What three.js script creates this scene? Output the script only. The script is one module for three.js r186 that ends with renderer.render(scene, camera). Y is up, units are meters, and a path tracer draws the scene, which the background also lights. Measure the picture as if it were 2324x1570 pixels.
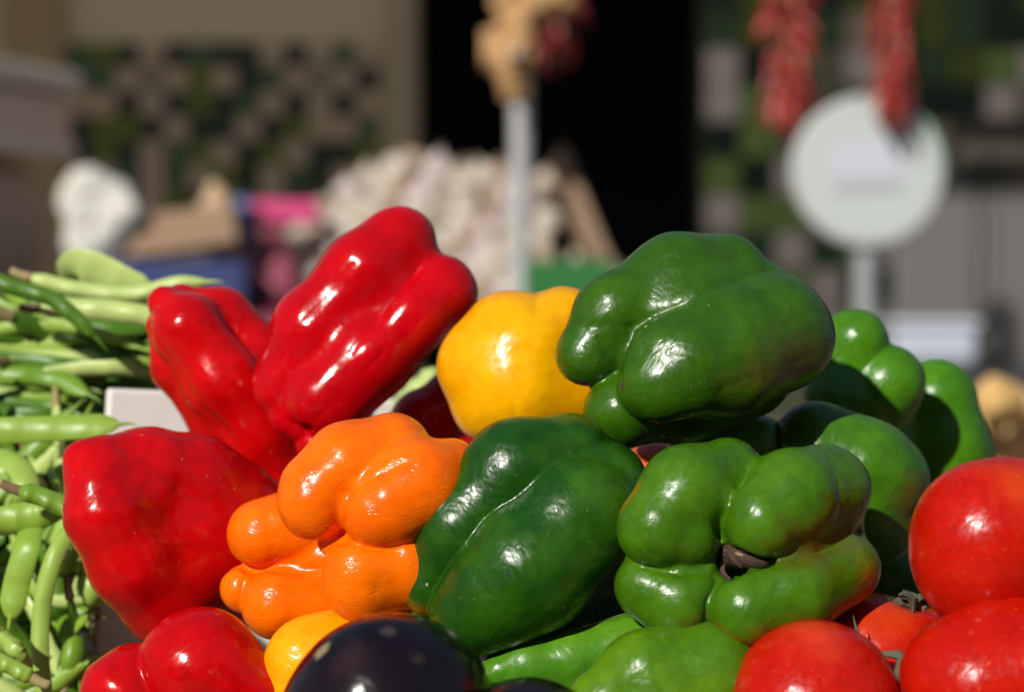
import * as THREE from 'three';
import { RoundedBoxGeometry } from 'three/addons/geometries/RoundedBoxGeometry.js';
import { mergeGeometries, mergeVertices } from 'three/addons/utils/BufferGeometryUtils.js';

// ------------------------------------------------------------------ camera, sky, sun, exposure
const scene = new THREE.Scene();
const renderer = new THREE.WebGLRenderer({ antialias: true });
renderer.setSize(1024, 691);
renderer.toneMapping = THREE.LinearToneMapping;
renderer.toneMappingExposure = 1.0;
renderer.shadowMap.enabled = true;
const F = 5533, EYE = new THREE.Vector3(0, 1.3, 0), PITCH = 1.29 * Math.PI / 180;
const camera = new THREE.PerspectiveCamera(2 * Math.atan(785 / F) * 180 / Math.PI, 1024 / 691, 0.05, 60);
camera.position.copy(EYE);
camera.rotation.set(-PITCH, 0, 0);
camera.focus = 0.985;
camera.userData.fStop = camera.getFocalLength() / 13.5;      // an opening 13.5 mm wide
scene.add(camera);

{ // clear sky: deep above, paler towards the horizon, sunlit ground below it
  const W = 256, H = 128, d = new Float32Array(W * H * 4);
  for (let j = 0; j < H; j++) for (let i = 0; i < W; i++) {
    const el = ((j + 0.5) / H - 0.5) * Math.PI, s = Math.sin(el), k = 4 * (j * W + i);
    const up = Math.pow(Math.max(s, 0), 0.45);
    const c = s > 0 ? [0.62 - 0.44 * up, 0.66 - 0.36 * up, 0.70 - 0.18 * up] : [0.20, 0.18, 0.155];
    for (let q = 0; q < 3; q++) d[k + q] = c[q] * 0.40;
    d[k + 3] = 1;
  }
  const sky = new THREE.DataTexture(d, W, H, THREE.RGBAFormat, THREE.FloatType);
  sky.mapping = THREE.EquirectangularReflectionMapping; sky.magFilter = THREE.LinearFilter; sky.minFilter = THREE.LinearFilter;
  sky.needsUpdate = true;
  scene.background = sky; scene.environment = sky;
}
const SUN_AZ = 29 * Math.PI / 180, SUN_EL = 28 * Math.PI / 180;     // behind the camera, to its left
const sun = new THREE.DirectionalLight(new THREE.Color().setRGB(1, 0.955, 0.88), 4.8);
sun.target.position.set(0, 1.2, -2);
sun.position.set(-Math.sin(SUN_AZ) * Math.cos(SUN_EL), Math.sin(SUN_EL), Math.cos(SUN_AZ) * Math.cos(SUN_EL)).multiplyScalar(12).add(sun.target.position);
sun.castShadow = true; sun.shadow.radius = 2; sun.shadow.mapSize.set(4096, 4096);
Object.assign(sun.shadow.camera, { left: -5, right: 5, top: 5, bottom: -5, near: 0.5, far: 30 });
scene.add(sun, sun.target);

// ------------------------------------------------------------------ helpers
let seed = 7;
const rnd = () => { seed = (seed + 0x6D2B79F5) | 0; let t = Math.imul(seed ^ (seed >>> 15), 1 | seed); t = (t + Math.imul(t ^ (t >>> 7), 61 | t)) ^ t; return ((t ^ (t >>> 14)) >>> 0) / 4294967296; };
const rr = (a, b) => a + (b - a) * rnd();
const V = (x, y, z) => new THREE.Vector3(x, y, z);
const rgb = (r, g, b) => new THREE.Color().setRGB(r, g, b);
const FW = V(0, -Math.sin(PITCH), -Math.cos(PITCH)), UP = V(0, Math.cos(PITCH), -Math.sin(PITCH));
// a point of the place from where it is sighted through the viewfinder (a 2324 x 1570 grid) and how far off it stands
const U = (x, y, d) => EYE.clone().addScaledVector(FW, d).addScaledVector(UP, (785 - y) / F * d).add(V((x - 1162) / F * d, 0, 0));
const taken = {};
const numbered = (n) => { taken[n] = (taken[n] ?? -1) + 1; return taken[n] ? `${n}_${String(taken[n]).padStart(3, '0')}` : n; };
const lit = (o) => { o.traverse((c) => { if (c.isMesh) c.castShadow = c.receiveShadow = true; }); return o; };
function tag(o, label, category, group) { o.userData.label = label; o.userData.category = category; if (group) o.userData.group = group; return o; }
function top(o, name, label, category, group) { o.name = numbered(name); tag(o, label, category, group); scene.add(lit(o)); return o; }
function struct(o, name) { o.name = name; o.userData.kind = 'structure'; scene.add(lit(o)); return o; }
function part(parent, name, geo, mat, pos, rot) { const m = new THREE.Mesh(geo, mat); m.name = name; if (pos) m.position.copy(pos); if (rot) m.rotation.set(...rot); parent.add(m); return m; }
const std = (c, rough = 0.8, more = {}) => new THREE.MeshPhysicalMaterial({ color: rgb(...c), roughness: rough, ...more });

// 3-D gradient noise
const PERM = new Uint8Array(512); { const p = [...Array(256).keys()]; for (let i = 255; i > 0; i--) { const j = Math.floor(rnd() * (i + 1)); [p[i], p[j]] = [p[j], p[i]]; } for (let i = 0; i < 512; i++) PERM[i] = p[i & 255]; }
const grad = (h, x, y, z) => { h &= 15; const u = h < 8 ? x : y, v = h < 4 ? y : h === 12 || h === 14 ? x : z; return ((h & 1) ? -u : u) + ((h & 2) ? -v : v); };
function noise(x, y, z) {
  const fx = Math.floor(x), fy = Math.floor(y), fz = Math.floor(z), X = fx & 255, Y = fy & 255, Z = fz & 255;
  x -= fx; y -= fy; z -= fz;
  const u = x * x * x * (x * (x * 6 - 15) + 10), v = y * y * y * (y * (y * 6 - 15) + 10), w = z * z * z * (z * (z * 6 - 15) + 10);
  const A = PERM[X] + Y, AA = PERM[A] + Z, AB = PERM[A + 1] + Z, B = PERM[X + 1] + Y, BA = PERM[B] + Z, BB = PERM[B + 1] + Z;
  const L = (a, b, t) => a + t * (b - a);
  return L(L(L(grad(PERM[AA], x, y, z), grad(PERM[BA], x - 1, y, z), u), L(grad(PERM[AB], x, y - 1, z), grad(PERM[BB], x - 1, y - 1, z), u), v),
    L(L(grad(PERM[AA + 1], x, y, z - 1), grad(PERM[BA + 1], x - 1, y, z - 1), u), L(grad(PERM[AB + 1], x, y - 1, z - 1), grad(PERM[BB + 1], x - 1, y - 1, z - 1), u), v), w);
}
const fbm = (x, y, z) => noise(x, y, z) + 0.5 * noise(x * 2.03 + 5, y * 2.03, z * 2.03) + 0.25 * noise(x * 4.1, y * 4.1 + 9, z * 4.1);
const step = (a, b, x) => { const t = Math.min(1, Math.max(0, (x - a) / (b - a))); return t * t * (3 - 2 * t); };

// tiling skin textures
function heightTexture(n, fn) {
  const d = new Uint8Array(n * n * 4);
  for (let j = 0; j < n; j++) for (let i = 0; i < n; i++) {
    const a = i / n * 2 * Math.PI, b = j / n * 2 * Math.PI;
    const h = Math.max(0, Math.min(255, 255 * fn(Math.cos(a), Math.sin(a), Math.cos(b), Math.sin(b), i / n, j / n))), k = 4 * (j * n + i);
    d[k] = d[k + 1] = d[k + 2] = h; d[k + 3] = 255;
  }
  const t = new THREE.DataTexture(d, n, n); t.wrapS = t.wrapT = THREE.RepeatWrapping; t.magFilter = THREE.LinearFilter; t.minFilter = THREE.LinearMipmapLinearFilter; t.generateMipmaps = true; t.needsUpdate = true;
  return t;
}
// each tile of these textures covers 4 cm of skin (uv is in units of 4 cm)
const torus = (s, f) => (ca, sa, cb, sb) => f(ca * s + 3.1 + cb * s * 0.77, sa * s + 7.7 + sb * s * 0.64, cb * s * 0.64 - sb * s * 0.77 + 1.3);
const pitted = heightTexture(512, (ca, sa, cb, sb) => 0.5 + 0.36 * torus(1.7, noise)(ca, sa, cb, sb) + 0.20 * torus(3.6, noise)(ca, sa, cb, sb) + 0.07 * torus(9, noise)(ca, sa, cb, sb) + 0.035 * torus(24, noise)(ca, sa, cb, sb));
const wrinkled = heightTexture(512, (ca, sa, cb, sb, u, v) => {
  const w = 0.35 * torus(1.3, noise)(ca, sa, cb, sb), q = u + 0.10 * w, r = v + 0.16 * w, A = q * 2 * Math.PI, Bb = r * 2 * Math.PI;
  const n1 = noise(Math.cos(A) * 1.2 + 3, Math.sin(A) * 1.2 + Math.cos(Bb) * 4.2, Math.sin(Bb) * 4.2 + 1), n2 = noise(Math.cos(A) * 2.6 + 8, Math.sin(A) * 2.6 + Math.cos(Bb) * 8, Math.sin(Bb) * 8 + 1);
  const p = step(-0.25, 0.35, torus(1.1, noise)(sa, ca, sb, cb));
  return 0.62 - p * (0.42 * Math.abs(n1) + 0.28 * Math.abs(n2)) + 0.03 * torus(16, noise)(ca, sa, cb, sb);
});
const hazed = heightTexture(512, (ca, sa, cb, sb) => 0.72 + 0.32 * torus(2.6, fbm)(ca, sa, cb, sb) + 0.18 * torus(12, noise)(ca, sa, cb, sb));

// ------------------------------------------------------------------ fleshy bodies: round cones blended by a smooth minimum, meshed by surface nets
function roundConeChain(pts) {           // [[x,y,z,r],...] in metres
  const segs = [];
  for (let i = 0; i < Math.max(1, pts.length - 1); i++) { const a = pts[i], b = pts[i + 1] || [a[0] + 1e-4, a[1], a[2], a[3]]; segs.push([a[0], a[1], a[2], a[3], b[0] - a[0], b[1] - a[1], b[2] - a[2], b[3] - a[3], 1 / ((b[0] - a[0]) ** 2 + (b[1] - a[1]) ** 2 + (b[2] - a[2]) ** 2)]); }
  return segs;
}
function chainDistance(segs, x, y, z) {
  let best = 1e9;
  for (const s of segs) {
    const px = x - s[0], py = y - s[1], pz = z - s[2];
    let t = (px * s[4] + py * s[5] + pz * s[6]) * s[8]; t = t < 0 ? 0 : t > 1 ? 1 : t;
    const dx = px - t * s[4], dy = py - t * s[5], dz = pz - t * s[6], ts = t * t * (3 - 2 * t);
    const d = Math.sqrt(dx * dx + dy * dy + dz * dz) - s[3] - s[7] * (0.35 * t + 0.65 * ts);
    if (d < best) { const h = best - d; best = d; if (h < 0.006) best -= (0.006 - h) ** 2 / 0.024; }
    else { const h = d - best; if (h < 0.006) best -= (0.006 - h) ** 2 / 0.024; }
  }
  return best;
}
function makeField(lobes, bump, seedAt, soft) {
  const all = lobes.map((l) => ({ segs: roundConeChain(l.p), k: l.k, cut: l.cut, core: l.core })), L = all.filter((l) => !l.core && !l.cut), C = all.filter((l) => l.core), X = all.filter((l) => l.cut);
  const [a1, w1, a2, w2] = bump, f1 = 1 / w1, f2 = 1 / w2;
  return (x, y, z) => {
    let d = 1e9;
    const km = soft ? 1 + (soft.far - 1) * step(soft.r0, soft.r1, Math.hypot(x - soft.at.x, y - soft.at.y, z - soft.at.z)) : 1;
    for (const l of L) {
      const K = l.k * km, e = chainDistance(l.segs, x, y, z);
      if (d > 1e8) d = e; else { const h = Math.max(K - Math.abs(d - e), 0) / K; d = Math.min(d, e) - h * h * K * 0.25; }
    }
    for (const l of C) { const e = chainDistance(l.segs, x, y, z), h = Math.max(l.k - Math.abs(d - e), 0) / l.k; d = Math.min(d, e) - h * h * l.k * 0.25; }
    for (const l of X) { const e = chainDistance(l.segs, x, y, z), h = Math.max(l.k - Math.abs(d + e), 0) / l.k; d = Math.max(d, -e) + h * h * l.k * 0.25; }
    if (d > 0.012 || d < -0.012) return d;
    return d + a1 * noise(x * f1 + seedAt, y * f1, z * f1 + seedAt) + a2 * noise(x * f2, y * f2 + seedAt, z * f2);
  };
}
// creases: lines pressed into the skin, deep and narrow at the line and fading to its sides
function onSkin(f, base, x, y, depth, sink) {            // where a line of sight first meets the body, sunk below its skin
  const under = (p) => { const e = 0.0015, n = V(f(p.x + e, p.y, p.z) - f(p.x - e, p.y, p.z), f(p.x, p.y + e, p.z) - f(p.x, p.y - e, p.z), f(p.x, p.y, p.z + e) - f(p.x, p.y, p.z - e)).normalize(); p.addScaledVector(n, -sink - f(p.x, p.y, p.z)); return [p.x, p.y, p.z]; };
  let best = [0, 0, 0], bd = 1e9;
  for (let d = depth - 0.09; d < depth + 0.09; d += 0.0006) { const p = U(x, y, d).sub(base), v = f(p.x, p.y, p.z); if (v < bd) { bd = v; best = [p.x, p.y, p.z]; } if (v <= 0) return under(p); }
  return under(V(...best));
}
function creased(f, creases) {
  const C = creases.map((c) => ({ w: c.w, segs: c.p.slice(0, -1).map((a, i) => { const b = c.p[i + 1]; return [a[0], a[1], a[2], a[3], b[0] - a[0], b[1] - a[1], b[2] - a[2], b[3] - a[3], 1 / Math.max(1e-12, (b[0] - a[0]) ** 2 + (b[1] - a[1]) ** 2 + (b[2] - a[2]) ** 2)]; }) }));
  return (x, y, z) => {
    let d = f(x, y, z);
    if (d > 0.012 || d < -0.016) return d;
    for (const c of C) {
      let bd = 1e9, ba = 0;
      for (const s of c.segs) { const px = x - s[0], py = y - s[1], pz = z - s[2]; let t = (px * s[4] + py * s[5] + pz * s[6]) * s[8]; t = t < 0 ? 0 : t > 1 ? 1 : t; const q = (px - t * s[4]) ** 2 + (py - t * s[5]) ** 2 + (pz - t * s[6]) ** 2; if (q < bd) { bd = q; ba = s[3] + t * s[7]; } }
      if (bd < (7 * c.w) ** 2) d += ba * Math.exp(-Math.sqrt(bd + 1.6e-7) / c.w);
    }
    return d;
  };
}
function surfaceNet(f, lo, hi, h) {
  const nx = Math.ceil((hi[0] - lo[0]) / h) + 1, ny = Math.ceil((hi[1] - lo[1]) / h) + 1, nz = Math.ceil((hi[2] - lo[2]) / h) + 1;
  const g = new Float32Array(nx * ny * nz).fill(1), B = 6, reach = B * h * 0.9 + 0.007;
  const at = (i, j, k) => (k * ny + j) * nx + i;
  for (let k0 = 0; k0 < nz; k0 += B) for (let j0 = 0; j0 < ny; j0 += B) for (let i0 = 0; i0 < nx; i0 += B) {
    const c = f(lo[0] + (i0 + B / 2 - 0.5) * h, lo[1] + (j0 + B / 2 - 0.5) * h, lo[2] + (k0 + B / 2 - 0.5) * h);
    const far = Math.abs(c) > reach;
    for (let k = k0; k < Math.min(nz, k0 + B); k++) for (let j = j0; j < Math.min(ny, j0 + B); j++) for (let i = i0; i < Math.min(nx, i0 + B); i++)
      g[at(i, j, k)] = far ? c : f(lo[0] + i * h, lo[1] + j * h, lo[2] + k * h);
  }
  const id = new Int32Array(nx * ny * nz).fill(-1), P = [], T = [];
  for (let k = 0; k < nz - 1; k++) for (let j = 0; j < ny - 1; j++) for (let i = 0; i < nx - 1; i++) {
    const o = at(i, j, k); let m = 0;
    for (let q = 0; q < 8; q++) if (g[o + (q & 1) + ((q >> 1) & 1) * nx + (q >> 2) * nx * ny] < 0) m |= 1 << q;
    if (m === 0 || m === 255) continue;
    let sx = 0, sy = 0, sz = 0, n = 0;
    for (let q = 0; q < 8; q++) for (let b = 0; b < 3; b++) {
      if (q & (1 << b)) continue; const r = q | (1 << b);
      if (((m >> q) & 1) === ((m >> r) & 1)) continue;
      const gq = g[o + (q & 1) + ((q >> 1) & 1) * nx + (q >> 2) * nx * ny], gr = g[o + (r & 1) + ((r >> 1) & 1) * nx + (r >> 2) * nx * ny], t = gq / (gq - gr);
      sx += (q & 1) + (b === 0 ? t : 0); sy += ((q >> 1) & 1) + (b === 1 ? t : 0); sz += (q >> 2) + (b === 2 ? t : 0); n++;
    }
    id[o] = P.length / 3; P.push(lo[0] + (i + sx / n) * h, lo[1] + (j + sy / n) * h, lo[2] + (k + sz / n) * h);
  }
  const quad = (a, b, c, d, flip) => { if (a < 0 || b < 0 || c < 0 || d < 0) return; if (flip) T.push(a, c, b, a, d, c); else T.push(a, b, c, a, c, d); };
  for (let k = 1; k < nz - 1; k++) for (let j = 1; j < ny - 1; j++) for (let i = 1; i < nx - 1; i++) {
    const o = at(i, j, k), s = g[o] < 0;
    if (s !== (g[o + 1] < 0)) quad(id[o - nx - nx * ny], id[o - nx * ny], id[o], id[o - nx], !s);
    if (s !== (g[o + nx] < 0)) quad(id[o - 1 - nx * ny], id[o - nx * ny], id[o], id[o - 1], s);
    if (s !== (g[o + nx * ny] < 0)) quad(id[o - 1 - nx], id[o - nx], id[o], id[o - 1], !s);
  }
  const N = new Float32Array(P.length), e = h * 0.6;
  for (let v = 0; v < P.length; v += 3) for (let it = 0; it < 2; it++) {
    let x = P[v], y = P[v + 1], z = P[v + 2];
    let gx = f(x + e, y, z) - f(x - e, y, z), gy = f(x, y + e, z) - f(x, y - e, z), gz = f(x, y, z + e) - f(x, y, z - e);
    const l = Math.hypot(gx, gy, gz) || 1; gx /= l; gy /= l; gz /= l;
    if (it === 0) { let d = f(x, y, z); d = Math.max(-h, Math.min(h, d)) * 0.9; P[v] = x - gx * d; P[v + 1] = y - gy * d; P[v + 2] = z - gz * d; }
    else { N[v] = gx; N[v + 1] = gy; N[v + 2] = gz; }
  }
  return { P: new Float32Array(P), N, T };
}
const UVM = 0.04;                                 // metres for one turn of the skin textures
function boxMapped({ P, N, T }, paint) {          // uv in metres by the face's main direction; vertices split where it changes
  const key = new Map(), p = [], n = [], uv = [], col = [], idx = [];
  const base = paint ? new Float32Array(P.length) : null;
  if (paint) for (let v = 0; v < P.length; v += 3) { const c = paint(P[v], P[v + 1], P[v + 2], N[v], N[v + 1], N[v + 2]); base[v] = c[0]; base[v + 1] = c[1]; base[v + 2] = c[2]; }
  for (let t = 0; t < T.length; t += 3) {
    let x = 0, y = 0, z = 0;
    for (let q = 0; q < 3; q++) { const v = 3 * T[t + q]; x += N[v]; y += N[v + 1]; z += N[v + 2]; }
    x *= 1.0; const ax = Math.abs(x), ay = Math.abs(y), az = Math.abs(z), face = ax > ay && ax > az ? 0 : ay > az ? 1 : 2;
    for (let q = 0; q < 3; q++) {
      const v = T[t + q], kk = v * 3 + face; let w = key.get(kk);
      if (w === undefined) {
        w = p.length / 3; key.set(kk, w); const o = 3 * v;
        p.push(P[o], P[o + 1], P[o + 2]); n.push(N[o], N[o + 1], N[o + 2]);
        if (face === 0) uv.push(P[o + 2] / UVM, P[o + 1] / UVM); else if (face === 1) uv.push(P[o] / UVM, P[o + 2] / UVM); else uv.push(P[o] / UVM, P[o + 1] / UVM);
        if (paint) col.push(base[o], base[o + 1], base[o + 2]);
      }
      idx.push(w);
    }
  }
  const g = new THREE.BufferGeometry();
  g.setAttribute('position', new THREE.Float32BufferAttribute(p, 3)); g.setAttribute('normal', new THREE.Float32BufferAttribute(n, 3)); g.setAttribute('uv', new THREE.Float32BufferAttribute(uv, 2));
  if (paint) g.setAttribute('color', new THREE.Float32BufferAttribute(col, 3));
  g.setIndex(idx);
  return g;
}
// lobes: [[x, y, dz, r] ...] sighted at the thing's own distance; dz and r in grid steps at that distance, dz > 0 away from the camera
function fleshy(name, label, category, depth, lobes, opt) {
  const all = [];
  const w = lobes.map((l) => ({ k: (l.k ?? opt.k ?? 14) / F * depth, cut: l.cut, core: l.core, p: l.p.map(([x, y, dz, r]) => { const d = depth * (1 + dz / F), q = U(x, y, d); return [q.x, q.y, q.z, r / F * d]; }) }));
  const lo = [1e9, 1e9, 1e9], hi = [-1e9, -1e9, -1e9];
  for (const l of w) if (!l.cut) for (const q of l.p) { for (let a = 0; a < 3; a++) { lo[a] = Math.min(lo[a], q[a] - q[3] - 0.004); hi[a] = Math.max(hi[a], q[a] + q[3] + 0.004); } }
  const base = V((lo[0] + hi[0]) / 2, lo[1] + 0.004, (lo[2] + hi[2]) / 2);
  for (const l of w) l.p = l.p.map(([x, y, z, r]) => [x - base.x, y - base.y, z - base.z, r]);
  for (let a = 0; a < 3; a++) { lo[a] -= base.getComponent(a); hi[a] -= base.getComponent(a); }
  const s = opt.seed ?? rr(0, 50);
  const toLocal = (x, y, dz) => U(x, y, depth * (1 + dz / F)).sub(base);
  const e = opt.end, soft = e && { at: toLocal(e[0], e[1], e[2]), r0: e[3] / F * depth, r1: e[4] / F * depth, far: e[5] };
  const body = makeField(w, opt.bump ?? [0.0012, 0.028, 0.00016, 0.0075], s, soft);
  const f = opt.creases ? creased(body, opt.creases.map((c) => ({ w: (c.w ?? 16) / F * depth, p: c.p.map(([x, y, a]) => [...onSkin(body, base, x, y, depth, a / F * depth * 0.7), a / F * depth * 0.8]) }))) : body;
  const net = surfaceNet(f, lo, hi, opt.h ?? 0.0012);
  const group = new THREE.Group(); group.position.copy(base);
  const paint = opt.paint(s, toLocal, depth / F);
  part(group, opt.body ?? 'skin', boxMapped(net, paint), opt.mat);
  if (opt.specks) part(group, 'dust_specks', speckGeometry(net, opt.specks, opt.speckSize ?? 1), M.dust).userData.kind = 'stuff';
  if (opt.extra) opt.extra(group, toLocal, depth / F, f);
  top(group, name, label, category, opt.group);
  return group;
}
function speckGeometry({ P, N, T }, count, size) {       // grains of dust and dry scabs lying on the skin
  const out = [], n = T.length / 3;
  const clump = rr(0, 90);
  for (let c = 0, tries = 0; c < count && tries < count * 12; tries++) {
    const t = Math.floor(rnd() * n) * 3, v = 3 * T[t];
    if (N[v + 2] < -0.2) continue;
    if (noise(P[v] * 60 + clump, P[v + 1] * 60, P[v + 2] * 60) + rr(-0.25, 0.25) < 0.05) continue;
    c++;
    const p = V(P[v], P[v + 1], P[v + 2]), nn = V(N[v], N[v + 1], N[v + 2]), s = size * (0.00008 + 0.00022 * Math.pow(rnd(), 4)), a = V(rr(-1, 1), rr(-1, 1), rr(-1, 1)).cross(nn).normalize(), b = nn.clone().cross(a);
    const long = rr(0.8, 2.2);
    out.push([p, nn, a, b, s, long]);
  }
  const pos = [], idx = [];
  for (const [p, nn, a, b, s, l] of out) {
    const o = pos.length / 3, m = 5;
    for (let q = 0; q < m; q++) { const an = q / m * 6.283, r = s * (0.7 + 0.5 * rnd()); const w = p.clone().addScaledVector(a, Math.cos(an) * r * l).addScaledVector(b, Math.sin(an) * r).addScaledVector(nn, -0.00004); pos.push(w.x, w.y, w.z); }
    const w = p.clone().addScaledVector(nn, s * 0.35); pos.push(w.x, w.y, w.z);
    for (let q = 0; q < m; q++) idx.push(o + q, o + (q + 1) % m, o + m);
  }
  const g = new THREE.BufferGeometry(); g.setAttribute('position', new THREE.Float32BufferAttribute(pos, 3)); g.setIndex(idx); g.computeVertexNormals();
  return g;
}
// swept bodies: a rounded strap or stalk along a curve. prof(t) -> [half width, half thickness]
function sweep(points, prof, { rings = 28, sides = 12, side = V(0, 1, 0), twist = 0, keen = 0 } = {}) {
  const curve = new THREE.CatmullRomCurve3(points, false, 'centripetal'), pos = [], uv = [], idx = [];
  const len = curve.getLength();
  for (let i = 0; i <= rings; i++) {
    const t = i / rings, p = curve.getPointAt(t), tan = curve.getTangentAt(t);
    let a = side.clone().addScaledVector(tan, -side.dot(tan)); if (a.lengthSq() < 1e-6) a.set(1, 0, 0); a.normalize();
    a.applyAxisAngle(tan, twist * t);
    const b = tan.clone().cross(a), [w, h] = prof(t);
    for (let j = 0; j <= sides; j++) { const an = j / sides * 2 * Math.PI, c = Math.cos(an), s = Math.sin(an); const q = p.clone().addScaledVector(a, c * w).addScaledVector(b, s * h * Math.pow(Math.abs(s), keen)); pos.push(q.x, q.y, q.z); uv.push(t * len / UVM, j / sides * 4 * w / UVM); }
  }
  for (let i = 0; i < rings; i++) for (let j = 0; j < sides; j++) { const o = i * (sides + 1) + j; idx.push(o, o + 1, o + sides + 1, o + 1, o + sides + 2, o + sides + 1); }
  const cap = (ring, flip) => { const o = pos.length / 3, p = curve.getPointAt(ring / rings); pos.push(p.x, p.y, p.z); uv.push(ring / rings * len / UVM, 0); for (let j = 0; j < sides; j++) { const q = ring * (sides + 1) + j; flip ? idx.push(o, q + 1, q) : idx.push(o, q, q + 1); } };
  cap(0, true); cap(rings, false);
  const g = new THREE.BufferGeometry(); g.setAttribute('position', new THREE.Float32BufferAttribute(pos, 3)); g.setAttribute('uv', new THREE.Float32BufferAttribute(uv, 2)); g.setIndex(idx); g.computeVertexNormals();
  return g;
}

// ------------------------------------------------------------------ materials
const skin = (rough, more = {}) => new THREE.MeshPhysicalMaterial({ vertexColors: true, roughness: rough, specularIntensity: 0.55, bumpMap: pitted, bumpScale: 0.00005, ...more });
const M = {
  red: skin(0.26, { roughnessMap: hazed, bumpScale: 0.00015, specularIntensity: 0.65 }),
  green: skin(0.42, { roughnessMap: hazed, bumpScale: 0.0003, specularIntensity: 0.8 }),
  orange: skin(0.23, { bumpMap: wrinkled, bumpScale: 0.00055 }),
  yellow: skin(0.31, { roughnessMap: hazed, bumpScale: 0.00014 }),
  tomato: skin(0.36, { roughnessMap: hazed, bumpScale: 0.0002 }),
  eggplant: skin(0.17, { bumpScale: 0.00012, specularIntensity: 1 }),
  dust: std([0.30, 0.25, 0.16], 0.95),
  scar: std([0.05, 0.03, 0.018], 0.9),
  stemDry: std([0.055, 0.030, 0.016], 0.75, { bumpMap: wrinkled, bumpScale: 0.0012 }),
  stemCut: std([0.30, 0.19, 0.11], 0.95, { bumpMap: pitted, bumpScale: 0.0004 }),
  truss: std([0.10, 0.095, 0.055], 0.95, { bumpMap: pitted, bumpScale: 0.0004 }),
  foam: std([0.76, 0.72, 0.68], 0.85, { bumpMap: pitted, bumpScale: 0.0002 }),
};
console.log('helpers ready');

// colour of the flesh: base tones mottled by noise, with patches of ripening where the photograph has them
const mix = (a, b, t) => [a[0] + (b[0] - a[0]) * t, a[1] + (b[1] - a[1]) * t, a[2] + (b[2] - a[2]) * t];
function flesh(tones, patches = [], grain = 1) {
  return (s, local, unit) => {
    const P = patches.map((q) => ({ at: local(q.at[0], q.at[1], q.at[2] ?? 0), r: q.r * unit, c: q.c, hard: q.hard ?? 0.5, a: q.a ?? 1, n: q.n ?? 0.4, fr: q.fr ?? 70, sx: q.sx ?? 1, sy: q.sy ?? 1 }));
    return (x, y, z) => {
      const n = fbm(x * 38 + s, y * 38, z * 38), m = fbm(x * 190, y * 190 + s, z * 190) + 0.8 * Math.min(0, noise(x * 420 + s, y * 420, z * 420) - 0.1);
      let c = mix(tones[0], tones[1], step(-0.42, 0.48, n));
      const k = 1 + 0.16 * grain * m; c = [c[0] * k, c[1] * k, c[2] * k];
      for (const q of P) {
        const d = Math.hypot((x - q.at.x) / q.sx, (y - q.at.y) / q.sy, z - q.at.z) / q.r + q.n * fbm(x * q.fr + 3, y * q.fr + s, z * q.fr);
        const t = q.a * (1 - step(1 - q.hard, 1 + q.hard * 0.3, d)); if (t > 0) c = mix(c, q.c, t);
      }
      return c;
    };
  };
}
const RED = [[0.44, 0.001, 0.002], [0.54, 0.002, 0.003]];
const GREEN = [[0.026, 0.105, 0.003], [0.050, 0.160, 0.004]];
const DEEP = [[0.008, 0.055, 0.002], [0.020, 0.085, 0.002]];
const LIGHT = [[0.060, 0.160, 0.003], [0.095, 0.210, 0.005]];
const ORANGE = [[0.84, 0.120, 0.0], [0.88, 0.150, 0.001]];
const YELLOW = [[0.80, 0.34, 0.0], [0.84, 0.40, 0.001]];
const TOMATO = [[0.43, 0.005, 0.001], [0.48, 0.009, 0.002]];
const BLUSH = [0.12, 0.030, 0.006], BLUSHRED = [0.26, 0.035, 0.008], GOLD = [0.45, 0.20, 0.006];

// ------------------------------------------------------------------ the pile: bell peppers
const pepper = (label, depth, lobes, opt) => fleshy('bell_pepper', label, 'bell pepper', depth, lobes, opt);
function blemish(group, f, at, r, mat = M.scar, name = 'scar') {     // a dry scab that follows the skin
  const pos = [], idx = []; const n0 = V(0, 0, 1), e = 0.0008;
  const p = at.clone();
  for (let it = 0; it < 12; it++) { const d = f(p.x, p.y, p.z); n0.set(f(p.x + e, p.y, p.z) - f(p.x - e, p.y, p.z), f(p.x, p.y + e, p.z) - f(p.x, p.y - e, p.z), f(p.x, p.y, p.z + e) - f(p.x, p.y, p.z - e)).normalize(); p.addScaledVector(n0, -d * 0.8); }
  const a = V(0.3, 1, 0.1).cross(n0).normalize(), b = n0.clone().cross(a), m = 11;
  const put = (q, lift) => { for (let it = 0; it < 3; it++) { const d = f(q.x, q.y, q.z); q.addScaledVector(n0, -d * 0.8); } q.addScaledVector(n0, lift); pos.push(q.x, q.y, q.z); };
  put(p.clone(), r * 0.16);
  for (let q = 0; q < m; q++) { const an = q / m * 6.283, rad = r * (0.45 + 0.75 * rnd()); put(p.clone().addScaledVector(a, Math.cos(an) * rad).addScaledVector(b, Math.sin(an) * rad * 1.25), -0.00003); }
  for (let q = 0; q < m; q++) idx.push(0, 1 + q, 1 + (q + 1) % m);
  const g = new THREE.BufferGeometry(); g.setAttribute('position', new THREE.Float32BufferAttribute(pos, 3)); g.setIndex(idx); g.computeVertexNormals();
  part(group, name, g, mat);
}
const scabs = (list) => (g, local, unit, f) => { for (const [x, y, dz, r, mat] of list) blemish(g, f, local(x, y, dz), r * unit, mat); };

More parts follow.
